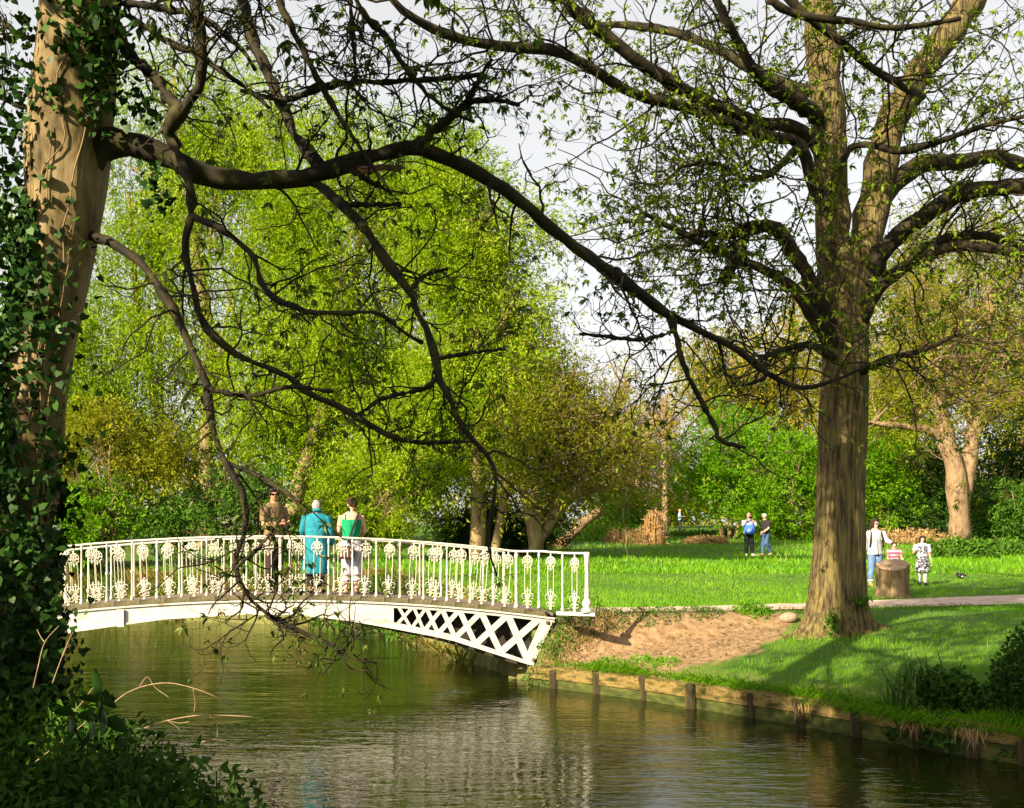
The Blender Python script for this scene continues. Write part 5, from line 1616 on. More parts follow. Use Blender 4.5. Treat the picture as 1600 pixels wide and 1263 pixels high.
# smooth stone beside the tree
mb = MB().ball((0, 0, 0), (.16, .12, .1), 12, 8)
mb.v[0] = mb.v[0] * (1 + .1 * wob(mb.v[0][:, :1] * 9, mb.v[0][:, 2:] * 9))
o = mb.build("stone", noise_mat("rounded_stone", [(.22, .14, .09), (.35, .25, .18)], nscale=8, bump=.3))
o.location = P(1232, 966, 17.3)
tag(o, "rounded brown stone on the bare earth just left of the big trunk", "stone")


# sword-leaved clump hanging over the boards
def sword_clump(name, label, seed, base, n, L, sp, m):
    rng = np.random.default_rng(seed)
    t = thing(name, label, "plant", tuple(base))
    mb = MB()
    for _ in range(n):
        a = rng.uniform(0, 6.28)
        o = np.array([math.cos(a), math.sin(a), 0])
        p = np.array(base) + np.array([rng.normal() * sp, rng.normal() * sp * .6, 0])
        l = rng.uniform(*L)
        lean = rng.uniform(.2, 1.0)
        pts = [p + o * l * lean * (s ** 1.6) * .8 + np.array([0, 0, l * (s - .62 * lean * s ** 2.4)]) for s in np.linspace(0, 1, 6)]
        sd = np.cross(o, [0, 0, 1]) * .015
        wv = [1, 1.1, 1, .8, .5, .05]
        v = []
        for q, k_ in zip(pts, wv):
            v += [q - sd * k_, q + sd * k_]
        mb.add(v, [[2 * i, 2 * i + 1, 2 * i + 3, 2 * i + 2] for i in range(5)], float(np.clip(rng.normal(.5, .22), 0, 1)))
    mb.build("blades", m, t, kind='stuff')
    return t


base = on_line(stakes[7] - .15) + np.array([.25, .2])
sword_clump("sword_leaf_plant", "clump of long sword shaped leaves arching over the bank boards", 120, (base[0], base[1], -.72), 170, (.4, .85), .2, M_iris)
b2 = on_line(stakes[8] - .3) + np.array([.2, .2])
herb_mass("broad_leaf_plant", "broad leaved climber spilling over the boards beside the sword leaf clump", 121, [(base[0] + .25, base[1] - .2), (b2[0] - .1, b2[1]), (b2[0] - .25, b2[1] + .3)], .38, .48, 1300, (.05, .11), .75, M_dgreen, kind='thing', cat="plant")
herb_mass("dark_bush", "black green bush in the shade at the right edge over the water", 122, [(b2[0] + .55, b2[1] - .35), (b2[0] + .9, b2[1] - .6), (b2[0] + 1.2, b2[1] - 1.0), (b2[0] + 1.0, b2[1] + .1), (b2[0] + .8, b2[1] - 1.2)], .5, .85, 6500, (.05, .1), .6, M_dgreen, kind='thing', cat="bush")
# roots and dead grass hanging at one stake
g = np.random.default_rng(123)
for si, n_ in ((5, 70), (7, 60), (8, 80)):
    p = on_line(stakes[si])
    mb = MB()
    q = np.column_stack([p[0] + g.normal(size=n_) * .07, p[1] - .05 + g.normal(size=n_) * .05, np.full(n_, -.76)])
    leaf_tris(mb, g, q, norm(np.column_stack([g.normal(size=n_) * .3 - .15, g.normal(size=n_) * .2 - .2, np.full(n_, -.8)])), g.uniform(.1, .3, n_), np.full(n_, .012), g.uniform(0, 1, n_))
    tag(mb.build("dead_grass", M_straw, kind='stuff'), ("dead grass hanging from the stake below the big tree", "dead grass hanging under the sword leaf clump", "dead roots on the shaded boards at the right")[(5, 7, 8).index(si)], "dead grass")

# large-leaved plant in front of the water, each leaf its own part
t = thing("large_leaf_plant", "dark plant with large drooping leaves standing up against the water", "plant", tuple(P(140, 1200, 5.4)))
Yb = 5.4
for s_ in ([(95, 1205), (130, 1165), (150, 1128)], [(130, 1165), (118, 1140), (112, 1118)], [(150, 1128), (158, 1108), (160, 1080)]):
    q, r = limb([(a, b_, Yb, 2.2) for a, b_ in s_], 8)
    MB().tube(q, r, 6).build("stem", M_twig, t)
big = [((150, 1095), (153, 1040), 9), ((150, 1098), (122, 1086), 9), ((118, 1118), (82, 1108), 10), ((120, 1120), (160, 1118), 10), ((160, 1100), (186, 1100), 8), ((160, 1128), (206, 1138), 14), ((158, 1110), (163, 1150), 9), ((140, 1120), (146, 1158), 8), ((165, 1100), (168, 1074), 6), ((172, 1104), (178, 1082), 5), ((112, 1122), (108, 1150), 8)]
for a, b_, wd in big:
    p0, p1 = P(*a, Yb), P(*b_, Yb - .06)
    ax = p1 - p0
    l = np.linalg.norm(ax)
    ax = ax / l
    sd = norm(np.cross(ax, np.array([.2, 1, .35])))
    up = np.cross(sd, ax)
    v, f = [], []
    hw_ = wd * Yb / F
    for i, s in enumerate(np.linspace(0, 1, 7)):
        w_ = hw_ * math.sin(math.pi * min(1, .04 + s * .96)) ** .8
        c = p0 + ax * l * s - up * l * .14 * s * s
        v += [c - sd * w_ + up * w_ * .35, c, c + sd * w_ + up * w_ * .35]
    for i in range(6):
        f += [[3 * i, 3 * i + 1, 3 * i + 4, 3 * i + 3], [3 * i + 1, 3 * i + 2, 3 * i + 5, 3 * i + 4]]
    MB().add(v, f, .4).build("leaf", M_bigleaf, t)

# dead arching stems
M_deadstem = noise_mat("dead_stem", [(.2, .13, .07), (.36, .26, .15)], nscale=20)
stems = [
    ("pale dead stem arching highest over the dark water, with two side twigs", [(176, 1100), (200, 1082), (235, 1070), (270, 1068), (310, 1078), (340, 1090)], [[(216, 1076), (230, 1058), (242, 1074), (264, 1090)], [(302, 1078), (305, 1098), (303, 1114)]]),
    ("long straight dead stem reaching right over the water", [(226, 1138), (262, 1126), (310, 1118), (350, 1118), (394, 1120)], [[(328, 1118), (338, 1132), (340, 1155)], [(262, 1126), (280, 1130), (296, 1128)], [(262, 1126), (280, 1140), (275, 1152)]]),
    ("short dead stem arched low over the water", [(284, 1174), (310, 1162), (334, 1156), (356, 1160), (375, 1172)], []),
    ("lowest dead stem with tangled side twigs at the bank edge", [(298, 1184), (315, 1178), (333, 1176), (348, 1180)], [[(312, 1198), (330, 1190), (348, 1188)], [(318, 1206), (336, 1198), (352, 1196)], [(322, 1214), (338, 1206), (350, 1200)], [(310, 1204), (326, 1192), (338, 1182)]]),
    ("thin dead stem rising from the nettles to the bridge", [(82, 1068), (92, 1040), (104, 1008), (114, 988)], [[(98, 1026), (104, 1012), (112, 1010)]]),
    ("reddish dead stem rising beside the ivy trunk", [(52, 1075), (60, 1040), (70, 1004), (92, 978)], [[(70, 1004), (64, 996), (58, 984)]]),
    ("dead stem sloping up behind the large leaf plant", [(110, 1120), (128, 1098), (150, 1068)], []),
    ("dead stem bowed over the bottom left corner", [(2, 1216), (30, 1214), (56, 1224), (88, 1242), (108, 1262)], [[(26, 1216), (18, 1236), (8, 1250)]]),
    ("dark thin stem slanting from the corner to the large leaf plant", [(10, 1262), (40, 1206), (90, 1164), (135, 1128)], []),
    ("dead stem lying along the bottom edge", [(56, 1258), (90, 1252), (120, 1256), (140, 1263)], []),
]
for i, (lab, main, sides) in enumerate(stems):
    Yd = 5.9 if i not in (4, 5) else 6.0
    t = thing("dead_stem", lab, "dead stem", tuple(P(*main[0], Yd)), "dead stems on the near bank")
    for j, ptsx in enumerate([main] + sides):
        n_ = len(ptsx)
        q, r = limb([(a, b_, Yd + .05 * math.sin(k_ + i), max(.45, 1.15 - .7 * k_ / n_) * (1 if j == 0 else .65)) for k_, (a, b_) in enumerate(ptsx)], 16)
        MB().tube(q, r, 5).build("stem" if j == 0 else "side_twig", M_deadstem, t)

# ------------------------------------------------------------------ things on the lawn
# stump with a slanting top and a deep cleft
M_stump = noise_mat("stump_bark", [(.05, .032, .015), (.16, .11, .05), (.26, .19, .09)], scale=(3, 3, 1), nscale=4, bump=.8, bscale=9, bdist=.04)
M_stumptop = noise_mat("stump_cut_wood", [(.16, .1, .06), (.3, .2, .12), (.36, .26, .17)], scale=(1, 1, 3), nscale=6, bump=.3)
ps = ground_px(1395, 933)
t = thing("tree_stump", "cleft tree stump with a slanting top standing by the path near the woman in white", "stump", tuple(ps))
mb = MB()
S = 56
sc = ps[1] / F
rows = []
for hh in (-.1, 0, .12, .28, .45, .6, .7):
    for j in range(S):
        a = 2 * math.pi * j / S
        r = sc * (26 - 2.5 * min(1, max(0, hh) / .3)) * (1 + .06 * math.sin(3 * a + 1) + .035 * math.sin(7 * a + hh * 4) + (.12 if hh < .02 else 0))
        da = abs((a - math.radians(232) + math.pi) % (2 * math.pi) - math.pi)
        r *= 1 - .5 * math.exp(-(da / .1) ** 2)
        r *= 1 + .02 * math.sin(23 * a + 5 * hh) + .015 * math.sin(37 * a)
        top_ = 1 + (.17 * math.sin(a + .35)) * min(1, max(0, hh) / .55)
        rows.append((ps[0] + r * math.cos(a), ps[1] + r * math.sin(a), ps[2] + hh * top_))
mb.add(rows, grid_faces(1, 7, S))
mb.build("stump_body", M_stump, t)
mb = MB()
ring = np.array(rows[-S:])
c = ring.mean(0)
ring2 = c + (ring - c) * np.array([.97, .97, 1]) + np.array([0, 0, .012])
ring3 = c + (ring - c) * .45 + np.array([0, 0, .028])
mb.add(np.vstack([ring - np.array([0, 0, .002]), ring2, ring3, [c + np.array([0, 0, .02])]]), grid_faces(1, 3, S))
mb.f.append(np.array([[2 * S + j, 2 * S + (j + 1) % S, 3 * S] for j in range(S)]))
mb.build("cut_top", M_stumptop, t)
# cut log that leans at the edge of the trees
pl_ = ground_px(872, 855, 20)
Yl = pl_[1]
t = thing("leaning_log", "pale sawn trunk leaning up to the right at the edge of the trees", "log", tuple(pl_))
q, r = limb([(868, 857, Yl, 9), (880, 846, Yl - .05, 8.4), (905, 823, Yl - .15, 7.6), (925, 807, Yl - .2, 7), (941, 796, Yl - .25, 6.6)], 14)
q, r = rough(q, r, np.random.default_rng(3), .04)
MB().tube(q, r, 14).build("log_body", M_pollard, t)
MB().tube([q[-1] + (q[-1] - q[-2]) * .004, q[-1] + (q[-1] - q[-2]) * .03], [r[-1] * .93, r[-1] * .9], 14).build("cut_end", M_stumptop, t)
herb_mass("leaf_heap", "rusty dead leaves heaped at the foot of the leaning log", 130, [(pl_[0] - .1, pl_[1] - .3), (pl_[0] - .8, pl_[1] - .3)], .7, .35, 600, (.08, .16), .5, M_straw)
# standing bundle of dead reeds
pr = ground_px(1024, 851, 20)
t = thing("reed_stand", "upright stand of dead brown reeds in the lawn", "reeds", tuple(pr))
g = np.random.default_rng(131)
n_ = 420
mb = MB()
sc = pr[1] / F
a = g.uniform(0, 6.28, n_)
q = np.sqrt(g.uniform(0, 1, n_))
bx_, by_ = pr[0] + np.cos(a) * q * 17 * sc, pr[1] + np.sin(a) * q * .5
hh = g.uniform(26, 58, n_) * sc * (1 - .15 * q)
pp = np.stack([np.stack([bx_ + k_ * g.normal(size=n_) * .05, by_ + k_ * g.normal(size=n_) * .05, pr[2] + hh * k_], -1) for k_ in (0, .5, 1)], 1)
mb.add(*tubes(pp, np.tile([.018, .016, .011], (n_, 1)), 3, g), np.repeat(g.uniform(0, 1, n_), 9))
M_reed = leaf_mat("dead_reed_stalks", [(.3, .15, .05), (.48, .27, .11), (.6, .42, .2)], trans=.05)
mb.build("stalks", M_reed, t, kind='stuff')
mb = MB()
leaf_tris(mb, g, np.stack([bx_, by_, pr[2] + hh * g.uniform(.1, 1, n_)], -1), norm(g.normal(size=(n_, 3)) * .6 + np.array([0, 0, .3])), g.uniform(.2, .5, n_), np.full(n_, .05), g.uniform(0, 1, n_))
for k_, (a_, b_) in enumerate(((1028, 1010), (1020, 1014))):
    pass
mb.build("dead_leaves", M_reed, t, kind='stuff')
herb_mass("dry_sedge", "straw coloured sedge round the foot of the reed stand", 132, [(pr[0] - 1.2, pr[1] + .3), (pr[0] - .6, pr[1] - .2), (pr[0] - 2.0, pr[1] + .6)], .6, .8, 900, (.2, .45), .12, M_straw)
for i, (px, py, lab, hh, rr) in enumerate(((1105, 850, "pale dry grass tuft on the lawn left of the couple", .35, .8), (1240, 838, "rusty dead bracken bank between the couple and the big trunk", .75, 1.6), (1275, 838, "rusty dead bracken just left of the big trunk", .7, 1.3), (1420, 850, "rusty dead bracken behind the girl in the dress", .8, 1.6), (1560, 838, "rusty dead bracken at the right edge behind the old pollard", .8, 2.2))):
    p = ground_px(px, py, 20)
    herb_mass("dead_bracken", lab, 140 + i, [(p[0], p[1]), (p[0] + rr * .6, p[1] + .3), (p[0] - rr * .7, p[1] + .2)], rr, hh, 1500, (.12, .28), .3, M_straw, cat="bracken")
for i, (px, py, lab, hh, rr, mt, n_) in enumerate(((1500, 872, "dark green leafy shrub at the foot of the old pollard", .75, 1.0, M_herb, 2600), (1560, 866, "low green shrub at the right edge of the lawn", .6, 1.1, M_herb, 2200), (1100, 838, "low leafy plants by the far man in the hat", .35, 1.6, M_herb, 1800), (1180, 838, "leafy plants under the vivid bush behind the couple", .6, 1.8, M_herb, 2200), (960, 846, "green undergrowth between the log and the reed stand", 1.0, 1.6, M_bright, 2600))):
    p = ground_px(px, py, 20)
    herb_mass("low_shrub", lab, 150 + i, [(p[0], p[1]), (p[0] + rr * .6, p[1] + .3), (p[0] - rr * .7, p[1] + .2)], rr, hh, n_, (.12, .22), .55, mt, kind='thing', cat="shrub")
# daisies-and-leaves texture of the far slope is left to the meadow grass

# litter: dead leaves and crumbs of bark on the bare earth and the path, daisies in the lawn
g = np.random.default_rng(170)
mb = MB()
N = 2600
x = g.uniform(.4, 9, N)
y = 15 + g.uniform(0, 1, N) * 3.2 + np.clip(x - 4, 0, 9) * .42
d, _ = river_d(x, y)
dp, _ = seg_dist(x, y, PATH, False)
ok = (d > .2) & ((dirt_mask(x, y) > .3) | (dp < 1.3))
x, y = x[ok], y[ok]
n_ = len(x)
fl_ = norm(np.column_stack([g.normal(size=n_), g.normal(size=n_), g.normal(size=n_) * .25]))
leaf_kites(mb, g, np.column_stack([x, y, height(x, y) + .03]), fl_, g.uniform(.02, .07, n_), g.uniform(.015, .04, n_), g.uniform(0, .8, n_), nrm=np.tile([0, 0, 1.], (n_, 1)) + g.normal(size=(n_, 3)) * .3)
M_litter = leaf_mat("dead_leaf_litter", [(.05, .03, .012), (.16, .09, .035), (.3, .2, .09)], trans=.1)
tag(mb.build("leaf_litter", M_litter, kind='stuff'), "dead leaves and bark crumbs scattered on the bare earth and path", "litter")
# small black and white bird in the grass
pb = ground_px(1501, 905, 18)
M_bird = noise_mat("black_feathers", [(.008, .008, .01), (.02, .02, .024)], nscale=14, rough=.5)
t = thing("bird", "small black bird with a white patch in the grass near the patterned dress", "bird", tuple(pb))
mb = MB()
mb.ball(pb + np.array([0, 0, .09]), (.11, .07, .075), 12, 8)
mb.ball(pb + np.array([-.1, -.01, .14]), (.045, .04, .042), 10, 7)
mb.tube([pb + np.array([.08, 0, .1]), pb + np.array([.17, .01, .11])], [.04, .012], 8)
mb.build("bird_body", M_bird, t)
MB().tube([pb + np.array([-.135, -.01, .14]), pb + np.array([-.18, -.01, .132])], [.012, .003], 6).build("beak", M_straw, t)
MB().ball(pb + np.array([.02, -.062, .07]), (.035, .014, .02), 8, 6).build("wing_patch", M_iron, t)
for s in (-1, 1):
    MB().tube([pb + np.array([-.01, s * .02, .04]), pb + np.array([-.01, s * .02, -.01])], [.006, .005], 5).build("leg", M_bird, t)

# ------------------------------------------------------------------ people
def remesh(mb, vox, sm=4):
    """fuse the collected shapes into one continuous skin"""
    me = mb.mesh("tmp", None)
    o = bpy.data.objects.new("tmp", me)
    C.objects.link(o)
    m = o.modifiers.new("r", 'REMESH')
    m.mode = 'VOXEL'
    m.voxel_size = vox
    m.use_smooth_shade = True
    s = o.modifiers.new("s", 'SMOOTH')
    s.iterations = sm
    s.factor = .5
    dg = bpy.context.evaluated_depsgraph_get()
    out = bpy.data.meshes.new_from_object(o.evaluated_get(dg))
    bpy.data.objects.remove(o)
    return out


def ruffle(me, amp, fx, fz):
    """folds and locks: push the surface in and out along its normals"""
    n = len(me.vertices)
    co, nr = np.empty(n * 3, np.float32), np.empty(n * 3, np.float32)
    me.vertices.foreach_get("co", co)
    me.vertices.foreach_get("normal", nr)
    co, nr = co.reshape(-1, 3), nr.reshape(-1, 3)
    a = wob(co[:, 0] * fx + co[:, 1] * fx * .7, co[:, 2] * fz + co[:, 0] * fz * .5) + .6 * wob(co[:, 1] * fx * 1.3 + 2, co[:, 2] * fz * 1.7 - co[:, 0] * fx * .6)
    me.vertices.foreach_set("co", (co + nr * (amp * a)[:, None]).ravel())
    me.update()


def cmat(name, col, col2=None, rough=.85, sc=12):
    return noise_mat(name, [tuple(c * .85 for c in col), col2 or col], nscale=sc, rough=rough, bump=.15, bscale=30)


M_skin = noise_mat("skin", [(.5, .27, .18), (.6, .34, .24)], nscale=8, rough=.55)
M_skintan = noise_mat("tanned_skin", [(.36, .17, .1), (.44, .22, .13)], nscale=8, rough=.55)
M_lens = mat("sunglass_lens", (.01, .01, .01), .15, .6)
M_eye = mat("eye_dark", (.03, .02, .015), .3)
M_lip = mat("lips", (.42, .15, .12), .5)


class Fig:
    """A figure H metres tall at its feet point, facing local +y; joints are fractions of H."""

    def __init__(s, label, px, pyfeet, Y, H, face, J=None, vox=.013, skin=None, z=None, wide=1.0):
        p = P(px, pyfeet, Y)
        if z is not None:
            p[2] = z
        s.t = thing("person", label, "person", tuple(p), rz=R(face))
        s.H, s.vox, s.skin = H, vox, skin or M_skin
        s.J = dict(hip=(0, 0, .52), chest=(0, 0, .74), neck=(0, 0, .855), head=(0, .008, .93), yaw=0, nod=0,
                   shL=(-.108, 0, .81), elL=(-.135, -.01, .64), wrL=(-.135, .03, .5), hdL=(0, .1, -1),
                   shR=(.108, 0, .81), elR=(.135, -.01, .64), wrR=(.135, .03, .5), hdR=(0, .1, -1),
                   hpL=(-.05, 0, .5), knL=(-.052, .012, .285), anL=(-.055, -.01, .045), toL=(-.065, .1, .018),
                   hpR=(.05, 0, .5), knR=(.052, .012, .285), anR=(.055, -.01, .045), toR=(.065, .1, .018))
        if J:
            s.J.update(J)
        s.w = wide

    def p(s, k):
        return np.array(s.J[k]) * s.H

    def torso(s, mb, lo=.47, hi=.86, inf=0., sc=1.0):
        """stack of ellipses following hip -> chest -> neck"""
        prof = [(.47, .09, .062), (.5, .098, .068), (.55, .094, .066), (.61, .082, .058), (.66, .084, .06), (.72, .097, .066), (.77, .103, .064), (.81, .1, .056), (.832, .075, .046), (.85, .045, .04), (.87, .034, .036)]
        hip, ch, nk = (np.array(s.J[k]) for k in ('hip', 'chest', 'neck'))
        rs = []
        for z, rx, ry in prof:
            if z < lo - .001 or z > hi + .001:
                continue
            if z < .74:
                t = np.clip((z - .52) / .22, 0, 1)
                c = hip * (1 - t) + ch * t
            else:
                t = np.clip((z - .74) / .115, 0, 1)
                c = ch * (1 - t) + nk * t
            zz = c[2] if .52 < z < .855 else z + (hip[2] - .52 if z <= .52 else nk[2] - .855)
            rs.append((c[0] * s.H, c[1] * s.H, zz * s.H, rx * s.H * s.w * sc + inf, ry * s.H * s.w * sc + inf))
        mb.rings(rs, 18)

    def arm(s, mb, side, a=0., b=1., inf=0., r=(.034, .027, .018)):
        """upper arm and forearm from fraction a to b of the whole arm"""
        q = np.array([s.p('sh' + side), (s.p('sh' + side) + s.p('el' + side)) / 2, s.p('el' + side), (s.p('el' + side) + s.p('wr' + side)) / 2, s.p('wr' + side)])
        rr = np.array([r[0], (r[0] + r[1]) / 2 * 1.02, r[1], r[1] * .92, r[2]]) * s.H
        t = np.linspace(a, b, 9) * 4
        pts = np.stack([np.interp(t, range(5), q[:, i]) for i in range(3)], -1)
        mb.tube(pts, np.interp(t, range(5), rr) + inf, 12)

    def leg(s, mb, side, a=0., b=1., inf=0., r=(.056, .037, .022), flare=0.):
        q = np.array([s.p('hp' + side), (s.p('hp' + side) + s.p('kn' + side)) / 2, s.p('kn' + side), s.p('kn' + side) * .62 + s.p('an' + side) * .38 - np.array([0, .006 * s.H, 0]), s.p('an' + side)])
        rr = np.array([r[0], (r[0] * .55 + r[1] * .45), r[1], r[1] * 1.0, r[2]]) * s.H
        t = np.linspace(a, b, 9) * 4
        pts = np.stack([np.interp(t, range(5), q[:, i]) for i in range(3)], -1)
        mb.tube(pts, np.interp(t, range(5), rr) + inf + flare * np.linspace(0, 1, 9) ** 2, 12)

    def hand(s, mb, side):
        w_ = s.p('wr' + side)
        d = norm(np.array(s.J['hd' + side], float))
        sx = -1 if side == 'L' else 1
        ref = np.array([0, 1., 0]) if abs(d[1]) < .8 else np.array([0, 0, 1.])
        sp = norm(np.cross(d, np.cross(ref, d)))           # spread direction of the knuckles
        pn = np.cross(d, sp) * sx
        k = s.H / 1.7
        pal = [w_ - d * .01 * k, w_ + d * .035 * k, w_ + d * .085 * k]
        for o_ in (-.026, -.009, .009, .026):
            mb.tube([p_ + sp * o_ * k * f for p_, f in zip(pal, (.6, .9, 1))], [.013 * k, .015 * k, .012 * k], 6)
        for o_, l in ((-.03, .062), (-.01, .075), (.01, .08), (.03, .07)):
            b = w_ + d * .082 * k + sp * o_ * k
            mb.tube([b, b + d * l * .45 * k, b + (d * .8 - pn * .35) * l * .75 * k, b + (d * .75 - pn * .6) * l * k], np.array([.0095, .009, .0082, .006]) * k, 6)
        b = w_ + d * .03 * k + sp * .028 * k
        mb.tube([b, b + (d * .5 + sp * .55) * .04 * k, b + (d * .85 + sp * .35 - pn * .2) * .075 * k], np.array([.012, .0105, .008]) * k, 6)

    def hf(s):
        """head frame: centre and axes (right, forward, up)"""
        c = s.p('head')
        y, n_ = R(s.J['yaw']), R(s.J['nod'])
        f = np.array([math.sin(y) * math.cos(n_), math.cos(y) * math.cos(n_), -math.sin(n_)])
        r_ = np.array([math.cos(y), -math.sin(y), 0])
        return c, r_, f, np.cross(r_, f)

    def hp(s, x, y, z):
        c, r_, f, u = s.hf()
        return c + (r_ * x + f * y + u * z) * s.H

    def head(s, mb):
        c, r_, f, u = s.hf()
        M = np.stack([r_, f, u])

        def ell(o, r, seg=16, rn=12):
            t = MB().ball((0, 0, 0), r, seg, rn)
            for v, fc in ((t.v[0], t.f),):
                b = mb.n
                mb.add((v + np.array(o)) * s.H @ M + c, fc[0])
                mb.f += [q + b for q in fc[1:]]
        ell((0, -.004, .012), (.043, .054, .054))
        ell((0, .016, -.022), (.034, .038, .044))
        ell((0, .03, -.05), (.02, .02, .016), 10, 8)
        ell((0, .056, -.012), (.008, .012, .016), 8, 6)
        ell((0, .044, .008), (.03, .012, .008), 10, 6)
        for x in (-1, 1):
            ell((x * .044, -.004, -.008), (.006, .012, .017), 8, 6)
        mb.tube([s.p('neck') * np.array([1, 1, 1]) - np.array([0, 0, .025 * s.H]), s.p('neck'), s.hp(0, -.01, -.03)], [.036 * s.H, .033 * s.H, .034 * s.H], 12)

    def face(s):
        for x in (-1, 1):
            MB().ball(s.hp(x * .0185, .048, -.002), .0058 * s.H, 8, 6).build("eye", M_eye, s.t)
        MB().tube([s.hp(-.014, .049, -.04), s.hp(0, .054, -.041), s.hp(.014, .049, -.04)], .0035 * s.H, 6).build("mouth", M_lip, s.t)

    def glasses(s):
        mb = MB()
        for x in (-1, 1):
            mb.tube([s.hp(x * .006, .057, -.001), s.hp(x * .02, .056, -.002), s.hp(x * .036, .05, .0)], np.array([.008, .011, .008]) * s.H, 8)
            mb.tube([s.hp(x * .036, .05, .003), s.hp(x * .046, .0, .002)], .003 * s.H, 5)
        mb.build("sunglasses", M_lens, s.t)

    def hair(s, m, back=-.06, vol=1.1, long=0., cut=.02, name="hair"):
        """cap of hair that leaves the face free, down to BACK at the nape; LONG = fall over the shoulders"""
        mb = MB()
        c, r_, f, u = s.hf()
        t = MB().ball((0, -.006, .014), (.047 * vol, .057 * vol, .057 * vol), 22, 16)
        v = t.v[0]
        y, z = v[:, 1], v[:, 2]
        face_ = (y > cut + .004) & (z < .034 + (y - .05) * .2)
        low_ = z < np.where(y > -.0, back * .35, back)
        v = np.where((face_)[:, None], np.column_stack([v[:, 0] * .86, np.minimum(v[:, 1], .026), v[:, 2]]), v)
        v = np.where((low_)[:, None], np.column_stack([v[:, 0] * .9, v[:, 1], np.maximum(v[:, 2], back)]), v)
        M = np.stack([r_, f, u])
        b = mb.n
        mb.add(v * s.H @ M + c, t.f[0])
        mb.f += [q + b for q in t.f[1:]]
        # fringe roll above the brow
        mb.tube([s.hp(-.042, .02, .028), s.hp(-.02, .047, .045), s.hp(.01, .05, .046), s.hp(.042, .02, .03)], .012 * s.H, 8)
        if long:
            for x in (-.036, -.018, 0, .018, .036):
                mb.tube([s.hp(x, -.035, .02), s.hp(x * 1.15, -.045, -.04), s.hp(x * 1.2, -.045, -.04 - long)], np.array([.02, .02, .012]) * s.H, 8)
            for x in (-1, 1):
                mb.tube([s.hp(x * .04, .012, .03), s.hp(x * .05, .012, -.03), s.hp(x * .046, .014, -.03 - long * .8)], np.array([.012, .013, .008]) * s.H, 8)
        me = remesh(mb, s.vox * .8, 2)
        ruffle(me, .006, 34, 20)
        link(name, me, s.t).data.materials.append(m)

    def body(s, legs=True):
        mb = MB()
        s.torso(mb)
        s.head(mb)
        for q in 'LR':
            s.arm(mb, q)
            s.leg(mb, q)
            mb.tube([s.p('an' + q) + np.array([0, -.02 * s.H, -.012 * s.H]), s.p('an' + q) * .6 + s.p('to' + q) * .4, s.p('to' + q)], np.array([.022, .022, .014]) * s.H, 10)
        me = remesh(mb, s.vox)
        o = link("body", me, s.t)
        me.materials.append(s.skin)
        # hands are grown into the wrists of the same skin
        hb = MB()
        for q in 'LR':
            s.hand(hb, q)
        hm = hb.mesh("hand", s.skin)
        import bmesh
        bm = bmesh.new()
        bm.from_mesh(me)
        bm.from_mesh(hm)
        bm.to_mesh(me)
        bm.free()
        bpy.data.meshes.remove(hm)
        return o

    def cloth(s, name, m, fn, vox=None, sm=3):
        mb = MB()
        fn(mb)
        me = remesh(mb, vox or s.vox, sm)
        ruffle(me, .0065, 17, 6)
        o = link(name, me, s.t)
        me.materials.append(m)
        return o

    def shoes(s, m):
        for q in 'LR':
            a, t = s.p('an' + q), s.p('to' + q)

            def fn(mb):
                d = norm(t - a)
                mb.tube([a + np.array([0, 0, .012 * s.H]) - d * .012 * s.H, a - d * .018 * s.H - np.array([0, 0, .02 * s.H]), a * .5 + t * .5 + np.array([0, 0, -.004 * s.H]), t + d * .012 * s.H], np.array([.025, .027, .029, .018]) * s.H, 10)
            s.cloth("shoe", m, fn, vox=s.vox * .8)

    def trousers(s, m, b=.97, inf=.014, flare=.006, name="trousers", hi=.56):
        def fn(mb):
            s.torso(mb, .47, hi, inf)
            for q in 'LR':
                s.leg(mb, q, 0, b, inf, flare=flare)
        return s.cloth(name, m, fn)

    def shirt(s, m, sleeve=.4, inf=.014, lo=.5, hi=.85, name="shirt", slinf=.012, sc=1.0):
        def fn(mb):
            s.torso(mb, lo, hi, inf, sc)
            if sleeve:
                for q in 'LR':
                    s.arm(mb, q, 0, sleeve, slinf)
        return s.cloth(name, m, fn)


def deck_at(px, v):
    u = pxu(px, v)
    ca, sa = math.cos(AN), math.sin(AN)
    return BX + u * ca - v * sa, BY + u * sa + v * ca, dz(u) - .005


# --- man in the tan T-shirt, body turned to the right, looking back at the camera
x, Y, z = deck_at(428, 1.15)
f = Fig("man in a tan T-shirt and sunglasses on the bridge, hands clasped, looking back", 428, 0, Y, 1.80, -125, z=z, vox=.013, skin=M_skintan,
        J=dict(elL=(-.135, .01, .64), wrL=(-.035, .13, .66), hdL=(.9, .5, .05), elR=(.135, .01, .64), wrR=(.035, .135, .65), hdR=(-.9, .45, .1), yaw=38, nod=2))
f.body()
f.shirt(cmat("tan_cotton", (.2, .13, .06)), sleeve=.42, lo=.5, inf=.018, slinf=.018, name="t_shirt")
f.trousers(cmat("dark_brown_trousers", (.035, .018, .015)))
f.shoes(cmat("brown_shoe", (.03, .02, .015)))
f.hair(cmat("dark_hair", (.02, .012, .008), sc=40), back=-.035, vol=1.04)
f.glasses()
f.face()

# --- elderly woman in a teal coat, from behind
x, Y, z = deck_at(494, .95)
f = Fig("elderly woman with white hair and long teal coat on the bridge, from behind", 494, 0, Y, 1.62, 4, z=z, vox=.014,
        J=dict(chest=(0, .03, .735), neck=(0, .06, .84), head=(0, .085, .905), shL=(-.108, .035, .8), shR=(.108, .035, .8), elL=(-.15, .04, .645), wrL=(-.1, .15, .56), hdL=(.2, 1, -.1), elR=(.15, .03, .64), wrR=(.145, .1, .5), hdR=(0, .3, -1), nod=22, yaw=-6), wide=1.1)
f.body()
mt = cmat("teal_coat_wool", (.01, .17, .22), rough=.8)


